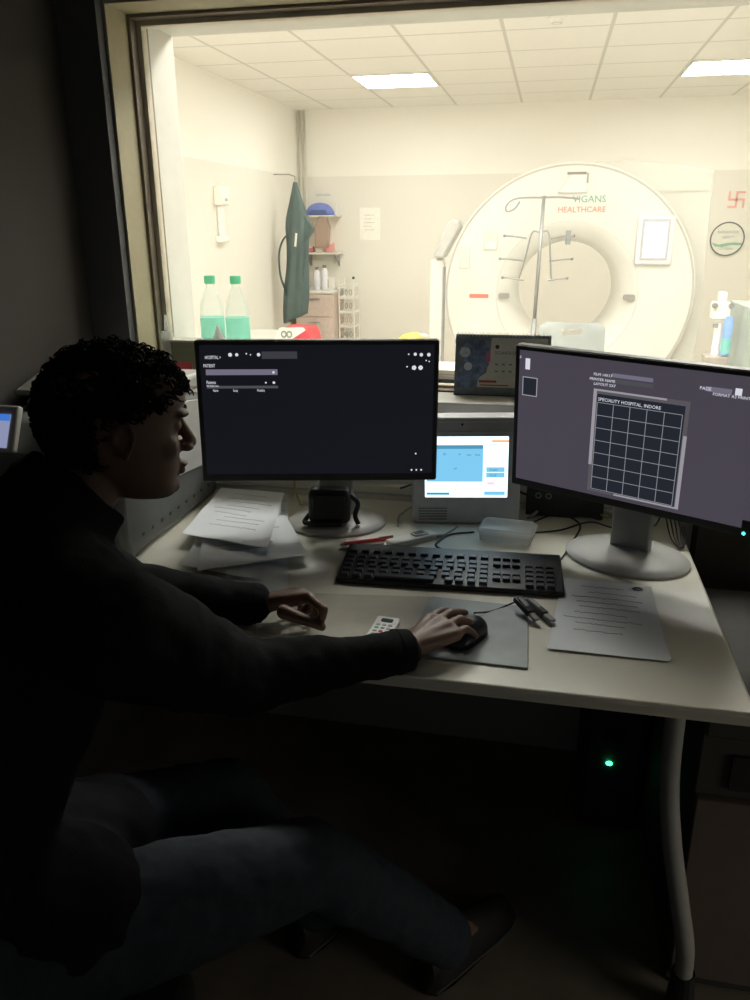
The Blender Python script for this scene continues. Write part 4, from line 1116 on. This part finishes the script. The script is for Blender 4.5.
for k in range(5):
    a = 2 * PI * k / 5 + .5; ex, ey = .27 * math.cos(a), .27 * math.sin(a)
    lg = MB().tube([(0, 0, .12), (ex, ey, .075)], [.026, .016], 10).build('leg', m_black, oc)
    MB().lathe([(.018, -.02), (.026, -.016), (.026, .016), (.018, .02)], 16, T(ex, ey, .027) @ Matrix.Rotation(a, 4, 'Z') @ Matrix.Rotation(PI / 2, 4, 'X')).tube([(ex, ey, .03), (ex, ey, .075)], .007).build('caster', m_black, lg)

# ---------------------------------------------------------------- PERSON
pe = thing('person', 'seated man in a black fleece jacket and blue jeans using the mouse', 'person', (-.72, .68, 0))
m_skin = mat('brown_skin', (.16, .092, .064), .5, var=.08, scale=40, bump=.1, bscale=400)
m_hair = mat('black_hair', (.010, .009, .008), .8, var=.2, spec=.2)
m_jkt = mat('black_fleece', (.0095, .0095, .011), .95, var=.25, scale=12, bump=.5, bscale=500, spec=.15)
m_jean = mat('blue_denim', (.020, .027, .038), .85, var=.18, scale=60, bump=.3, bscale=700)

pel, waist, chest, nb = Vector((-.74, .63, .61)), Vector((-.735, .69, .74)), Vector((-.70, .79, .90)), Vector((-.665, .88, 1.045))
rsh, lsh = Vector((-.505, .785, .975)), Vector((-.80, 1.0, 1.005))
rel, rwr = Vector((-.41, .957, .813)), Vector((-.190, 1.128, .787))
lel, lwr = Vector((-.69, 1.14, .835)), Vector((-.482, 1.237, .788))
rhip, lhip = pel + RT * .09 + Vector((0, 0, -.01)), pel - RT * .09 + Vector((0, 0, -.01))
rkn, lkn = Vector((-.31, .94, .50)), Vector((-.50, 1.06, .48))
ran, lan = Vector((-.12, 1.22, .10)), Vector((-.40, 1.25, .10))

# head frame
Hc = Vector((-.579, .976, 1.176))
F2 = Vector((.778, .628, 0)).normalized()
pit = math.radians(8)
Yh = (F2 * math.cos(pit) - Vector((0, 0, 1)) * math.sin(pit)).normalized()
Xh = Yh.cross(Vector((0, 0, 1))).normalized(); Zh = Xh.cross(Yh).normalized()
MH = Matrix.Identity(4)
for i in range(3): MH[i][0] = Xh[i]; MH[i][1] = Yh[i]; MH[i][2] = Zh[i]; MH[i][3] = Hc[i]
MH = MH @ Matrix.Diagonal((1, .97, .93, 1))

bd = MB()
HS = [(-.118, .070, .018, .018), (-.112, .084, .0, .030), (-.100, .090, -.02, .040), (-.085, .088, -.035, .048), (-.068, .088, -.05, .055), (-.050, .090, -.066, .060), (-.030, .090, -.078, .065),
      (-.010, .088, -.088, .069), (.010, .084, -.094, .071), (.024, .083, -.098, .073), (.042, .092, -.101, .074), (.060, .094, -.102, .074), (.078, .088, -.098, .071), (.094, .072, -.086, .062), (.107, .048, -.066, .048), (.116, .018, -.038, .026), (.119, .0, -.018, .008)]
rings = []
HS = [(z if z > -.05 else -.05 + (z + .05) * .76, a_, b__, c__) for z, a_, b__, c__ in HS]
for z, yf, yb_, hw in HS:
    cy = (yf + yb_) / 2; hy = (yf - yb_) / 2; rg = []
    for i in range(40):
        a = 2 * PI * i / 40; c_, s_ = math.cos(a), math.sin(a)
        ex = .85
        rg.append((hw * math.copysign(abs(c_) ** ex, c_), cy + hy * math.copysign(abs(s_) ** ex, s_), z))
    rings.append(rg)
bd.loft(rings, MH)
# nose, brow, lips, chin, cheeks, ears, lids
bd.tube([(0, .082, .034), (0, .094, .012), (0, .105, -.006), (0, .108, -.013)], [.006, .008, .0095, .010], 12, MH)
bd.ball((0, .107, -.014), (.0105, .011, .0085), MH)
for sx_ in (-1, 1):
    bd.ball((sx_ * .012, .100, -.019), (.0085, .011, .007), MH)
    bd.ball((sx_ * .030, .080, .040), (.028, .014, .007), MH)
    bd.ball((sx_ * .030, .074, .020), (.013, .012, .010), MH)
    bd.ball((sx_ * .034, .058, -.012), (.026, .024, .026), MH)
    E_ = MH @ T(sx_ * .073, -.004, .002) @ Matrix.Rotation(sx_ * -.35, 4, 'Z') @ Matrix.Rotation(-.15, 4, 'X') @ Matrix.Scale(.84, 4)
    bd.ball((0, 0, 0), (.004, .014, .026), E_); bd.tube([(sx_ * .006, .016 * math.cos(a), .003 + .029 * math.sin(a)) for a in [-.9 + 4.4 * k / 12 for k in range(13)]], .0042, 8, E_)
    bd.ball((sx_ * .002, .008, -.024), (.005, .007, .008), E_)
bd.ball((0, .094, -.046), (.021, .0115, .0062), MH); bd.ball((0, .092, -.058), (.018, .011, .0068), MH)
bd.ball((0, .082, -.082), (.022, .014, .014), MH)
# neck, torso, limbs
hb = MH @ Vector((0, -.030, -.055))
bd.chain([hb, nb + Vector((-.0, .0, -.01))], [.053, .060])
bd.chain([nb, chest, waist, pel], [.064, .135, .125, .13], 20)
for a, b in ((chest + RT * .07, waist + RT * .05), (chest - RT * .07, waist - RT * .05)): bd.cap(a, b, .10, .09)
bd.chain([nb + RT * .03, rsh], [.055, .052]); bd.chain([nb - RT * .03, lsh], [.055, .052])
bd.chain([rsh, rel, rwr], [.050, .038, .025]); bd.chain([lsh, lel, lwr], [.050, .038, .025])
bd.chain([rhip, rkn, ran], [.082, .055, .036]); bd.chain([lhip, lkn, lan], [.082, .055, .036])
bd.cap(rhip, lhip, .10, .10)
for an, kn_ in ((ran, rkn), (lan, lkn)):
    d_ = (an - kn_); d_.z = 0; d_.normalize(); bd.chain([an, an + d_ * .10 + Vector((0, 0, -.06)), an + d_ * .16 + Vector((0, 0, -.065))], [.034, .030, .022])


def hand(bd, wr, palm_c, kn, fingers, thumb, pr=.015):
    """palm from the wrist to the four knuckles, each finger a chain"""
    for k in kn: bd.cap(wr, k, .019, .0125, 12)
    for i in range(3): bd.cap(kn[i], kn[i + 1], .0115, .0115, 10)
    for i in range(3): bd.cap((wr + kn[i]) / 2, (wr + kn[i + 1]) / 2, .014, .014, 10)
    for f_, r0 in fingers:
        rr = [r0, r0 * .9, r0 * .82, r0 * .72][:len(f_)]
        bd.chain(f_, rr, 12)
    bd.chain(thumb, [.014, .0115, .0098, .0082][:len(thumb)], 12)


# right hand on the mouse: direction and side vectors
D = (Vector((-.093, 1.278, 0)) - Vector((-.190, 1.128, 0))).normalized(); SD = Vector((D.y, -D.x, 0))
w0 = rwr + D * .01
kn = [w0 + D * .082 + SD * s_ + Vector((0, 0, z)) for s_, z in ((-.030, .010), (-.010, .015), (.011, .013), (.030, .005))]
def fng(k, l, sp_, drop, r_, sd=0):
    a = k + D * l * .42 + SD * sp_ + Vector((0, 0, .004)); b = a + D * l * .30 + SD * sp_ * .6 + Vector((0, 0, -drop * .5)); c_ = b + D * l * .22 + Vector((0, 0, -drop * .5))
    return ([k, a, b, c_], r_)
# index and middle lie over the mouse, ring and little finger hold its side
fR = [fng(kn[0], .072, -.003, .014, .0092), fng(kn[1], .080, .0, .016, .0095), fng(kn[2], .070, .003, .024, .0090), fng(kn[3], .052, .004, .026, .0080)]
th = [w0 + D * .02 - SD * .022 + Vector((0, 0, -.006)), w0 + D * .055 - SD * .044 + Vector((0, 0, -.012)), w0 + D * .088 - SD * .046 + Vector((0, 0, -.014)), w0 + D * .108 - SD * .040 + Vector((0, 0, -.016))]
hand(bd, w0, None, kn, fR, th)
# left hand, loosely curled on the desk
kL = [onz(304, 596, .808), onz(298, 600, .803), onz(294, 608, .793), onz(290, 616, .782)]
kL = [onz(308, 597, .806), onz(301, 594, .806), onz(294, 594, .80), onz(288, 597, .79)]
fL = [([kL[0], onz(324, 609, .800), onz(322, 618, .782), onz(317, 622, .770)], .0095),
      ([kL[1], onz(316, 603, .794), onz(317, 614, .776), onz(310, 618, .764)], .0095),
      ([kL[2], onz(307, 599, .786), onz(310, 610, .768), onz(303, 614, .762)], .0090),
      ([kL[3], onz(299, 600, .776), onz(302, 610, .764), onz(297, 613, .761)], .0080)]
tL = [onz(284, 612, .792), onz(297, 617, .786), onz(311, 622, .777), onz(322, 627, .768)]
hand(bd, lwr, None, kL, fL, tL)
body = bd.build('body', m_skin, pe, smooth=True, world=True)
r_ = body.modifiers.new('remesh', 'REMESH'); r_.mode = 'VOXEL'; r_.voxel_size = .0032; r_.use_smooth_shade = True
sm = body.modifiers.new('smooth', 'SMOOTH'); sm.factor = .5; sm.iterations = 4

# eyes
for sx_ in (-1, 1):
    MB().ball((sx_ * .030, .072, .020), (.0105, .0085, .0065), MH).build('eye', mat('eye_white', (.25, .23, .22), .5), pe, smooth=True, world=True)

# hair: scalp shell with many short curls
hr = MB()
def scalp(th_, ph):   # ph: 0 front .. pi back ; th: elevation
    x = .083 * math.cos(th_) * math.sin(ph); y = -.006 + .104 * math.cos(th_) * math.cos(ph); z = .028 + .102 * math.sin(th_)
    return Vector((x, y, z))
def hairy(p):   # keep hair off the face, ears and lower nape
    if p.z < -.055: return False
    if p.y > .055: return p.z > .068
    if p.y > .0: return p.z > .030 + .5 * (p.y)
    if p.y > -.035: return p.z > .028 if abs(p.x) > .05 else True
    return p.z > -.060
nn_, mm_ = 48, 26; V = []; F = []
for j in range(mm_ + 1):
    th_ = -PI / 2 * .62 + (PI / 2 * 1.60) * j / mm_
    for i in range(nn_):
        p = scalp(min(th_, PI / 2), 2 * PI * i / nn_)
        V.append(p)
for j in range(mm_):
    for i in range(nn_):
        k = (i + 1) % nn_; q4 = (j * nn_ + i, j * nn_ + k, (j + 1) * nn_ + k, (j + 1) * nn_ + i)
        if all(hairy(V[a]) for a in q4): F.append(q4)
inner = [v * .93 + Vector((0, -.001, .001)) for v in V]; n0 = len(V); edges = {}
for f_ in F:
    for a, b in zip(f_, f_[1:] + f_[:1]): edges[(a, b)] = edges.get((a, b), 0) + 1
FF = list(F) + [tuple(n0 + a for a in f_[::-1]) for f_ in F]
for (a, b) in edges:
    if (b, a) not in edges: FF.append((a, b, n0 + b, n0 + a))
hr.add(V + inner, FF, MH)
rnd = random.Random(4); cnt = 0
while cnt < 1500:
    th_ = math.asin(rnd.uniform(-.75, 1)); ph = rnd.uniform(0, 2 * PI); p = scalp(th_, ph)
    if not hairy(p): continue
    cnt += 1
    n_ = Vector((p.x / .083 ** 2, (p.y + .006) / .104 ** 2, (p.z - .028) / .102 ** 2)).normalized()
    t1 = n_.cross(Vector((rnd.uniform(-1, 1), rnd.uniform(-1, 1), rnd.uniform(-1, 1)))).normalized(); t2_ = n_.cross(t1)
    top = max(0, p.z) / .13
    L = rnd.uniform(.004, .009) + .007 * top * rnd.random() + (.006 if p.y > .05 else 0); rr = rnd.uniform(.003, .006)
    pts = []; ph0 = rnd.uniform(0, 6)
    for k in range(7):
        s_ = k / 6; a = ph0 + s_ * 4.5
        pts.append(p - n_ * .002 + n_ * L * math.sin(s_ * 2.0) + (t1 * math.cos(a) + t2_ * math.sin(a)) * rr * (.3 + s_) + t1 * .010 * s_)
    hr.tube(pts, [.0022, .0024, .0022, .002, .0016, .0012, .0006], 4, MH)
hr.build('hair', m_hair, pe, smooth=True, world=True)
# eyebrows
for sx_ in (-1, 1):
    MB().tube([(sx_ * .014, .093, .043), (sx_ * .030, .088, .049), (sx_ * .046, .078, .045)], [.003, .0035, .0015], 6, MH).build('eyebrow', m_hair, pe, world=True)


def cloth(mb, name, m_, vox, amp, sc, it=6):
    o = mb.build(name, m_, pe, smooth=True, world=True)
    r = o.modifiers.new('remesh', 'REMESH'); r.mode = 'VOXEL'; r.voxel_size = vox; r.use_smooth_shade = True
    s = o.modifiers.new('smooth', 'SMOOTH'); s.factor = .5; s.iterations = it
    tx = bpy.data.textures.new(name + '_folds', 'CLOUDS'); tx.noise_scale = sc
    d = o.modifiers.new('folds', 'DISPLACE'); d.texture = tx; d.strength = amp; d.mid_level = .5
    return o


jk = MB()
jk.chain([nb + Vector((0, 0, -.03)), chest, waist, pel + Vector((0, 0, .04))], [.105, .165, .155, .16], 24)
for sg_ in (1, -1):
    jk.chain([chest + RT * .08 * sg_, waist + RT * .06 * sg_, pel + RT * .05 * sg_ + Vector((0, 0, .05))], [.125, .125, .13], 20)
    jk.cap(nb + RT * .05 * sg_ + Vector((0, 0, -.02)), rsh if sg_ > 0 else lsh, .078, .080)
jk.chain([rsh, (rsh + rel) / 2, rel, (rel * .45 + rwr * .55), rwr - (rwr - rel).normalized() * .012], [.084, .074, .060, .042, .036])
jk.chain([lsh, (lsh + lel) / 2, lel, (lel * .45 + lwr * .55), lwr - (lwr - lel).normalized() * .014], [.082, .068, .060, .047, .037])
jk.cap(pel, pel + (rkn - rhip) * .32 + RT * .07 + Vector((0, 0, .01)), .165, .115, 20)
jk.cap(pel, pel + (lkn - lhip) * .5 - RT * .06, .165, .105, 20)
# stand collar round the neck
cN = hb * .45 + nb * .55
ax = (hb - nb).normalized()
u1 = ax.cross(Vector((1, 0, 0))).normalized(); u2 = ax.cross(u1)
for k in range(20):
    a, b = 2 * PI * k / 20, 2 * PI * (k + 1) / 20
    for lv, rr_ in ((-.02, .076), (.006, .072), (.030, .068)):
        jk.cap(cN + ax * lv + (u1 * math.cos(a) + u2 * math.sin(a)) * rr_, cN + ax * lv + (u1 * math.cos(b) + u2 * math.sin(b)) * rr_, .013, .013, 8)
cloth(jk, 'fleece_jacket', m_jkt, .007, .014, .06)
for nm_, wr_, el_, rc in (('cuff', rwr, rel, .035), ('cuff', lwr, lel, .034)):
    d_ = (wr_ - el_).normalized()
    MB().tube([wr_ - d_ * .02, wr_ + d_ * .004], [rc + .003, rc], 20).build(nm_, m_jkt, pe, smooth='auto', world=True)
jn = MB()
jn.cap(rhip, lhip, .125, .125); jn.chain([pel, pel + Vector((0, 0, .06))], [.14, .135])
jn.chain([rhip, rhip * .45 + rkn * .55, rkn, (rkn + ran) / 2, ran + Vector((0, 0, -.02))], [.105, .088, .068, .064, .058])
jn.chain([lhip, (lhip + lkn) / 2, lkn, (lkn + lan) / 2, lan + Vector((0, 0, -.02))], [.105, .092, .078, .068, .058])
cloth(jn, 'jeans', m_jean, .007, .012, .05)
for an, kn_ in ((ran, rkn), (lan, lkn)):
    d_ = (an - kn_); d_.z = 0; d_.normalize(); s_ = Vector((d_.y, -d_.x, 0)); rings = []
    for t, hw, h in ((-.075, .022, .03), (-.062, .038, .10), (-.02, .046, .135), (.05, .047, .110), (.11, .049, .078), (.16, .048, .062), (.195, .038, .046), (.212, .018, .025)):
        c_ = Vector((an.x, an.y, 0)) + d_ * t; rg = []
        for k in range(20):
            a = 2 * PI * k / 20; sn = math.sin(a)
            rg.append(c_ + s_ * hw * math.cos(a) * (1 if sn < 0 else .85) + Vector((0, 0, .004 + (h * sn if sn > 0 else 0) + .004 * 0)))
        rings.append(rg)
    sh_ = MB().loft(rings).build('shoe', mat('black_leather', (.014, .013, .012), .5), pe, smooth='auto', world=True)
    rings = []
    for t, hw in ((-.072, .018), (-.06, .036), (.0, .041), (.06, .043), (.12, .048), (.17, .046), (.2, .035), (.212, .016)):
        c_ = Vector((an.x, an.y, 0)) + d_ * t
        rings.append([c_ + s_ * hw, c_ + s_ * hw + Vector((0, 0, .012)), c_ - s_ * hw + Vector((0, 0, .012)), c_ - s_ * hw])
    MB().loft(rings).build('sole', m_dgrey, sh_, world=True)

# ---------------------------------------------------------------- added dim fill light low on the right, lifts floor and cabinet
ad = bpy.data.lights.new('added_fill_light', 'AREA'); ad.shape = 'RECTANGLE'; ad.size = .7; ad.size_y = .9; ad.energy = 0.8; ad.spread = 1.2; ad.color = (1, .93, .80)
ao = bpy.data.objects.new('added_fill_light', ad); COL.objects.link(ao); ao.location = (1.85, .55, .55)
ao.rotation_euler = (Vector((.3, 1.2, 0)) - Vector(ao.location)).to_track_quat('-Z', 'Y').to_euler()

# ---------------------------------------------------------------- WORLD, VIEW
Wd = bpy.data.worlds.new('world'); S.world = Wd; Wd.use_nodes = True
Wd.node_tree.nodes['Background'].inputs[0].default_value = (.9, .95, 1, 1)
Wd.node_tree.nodes['Background'].inputs[1].default_value = .028
S.view_settings.view_transform = 'Standard'; S.view_settings.look = 'None'
S.view_settings.exposure = 0; S.view_settings.gamma = 1; S.view_settings.use_curve_mapping = False
S.cycles.max_bounces = 10; S.cycles.diffuse_bounces = 8; S.cycles.transparent_max_bounces = 12
S.cycles.use_denoising = True
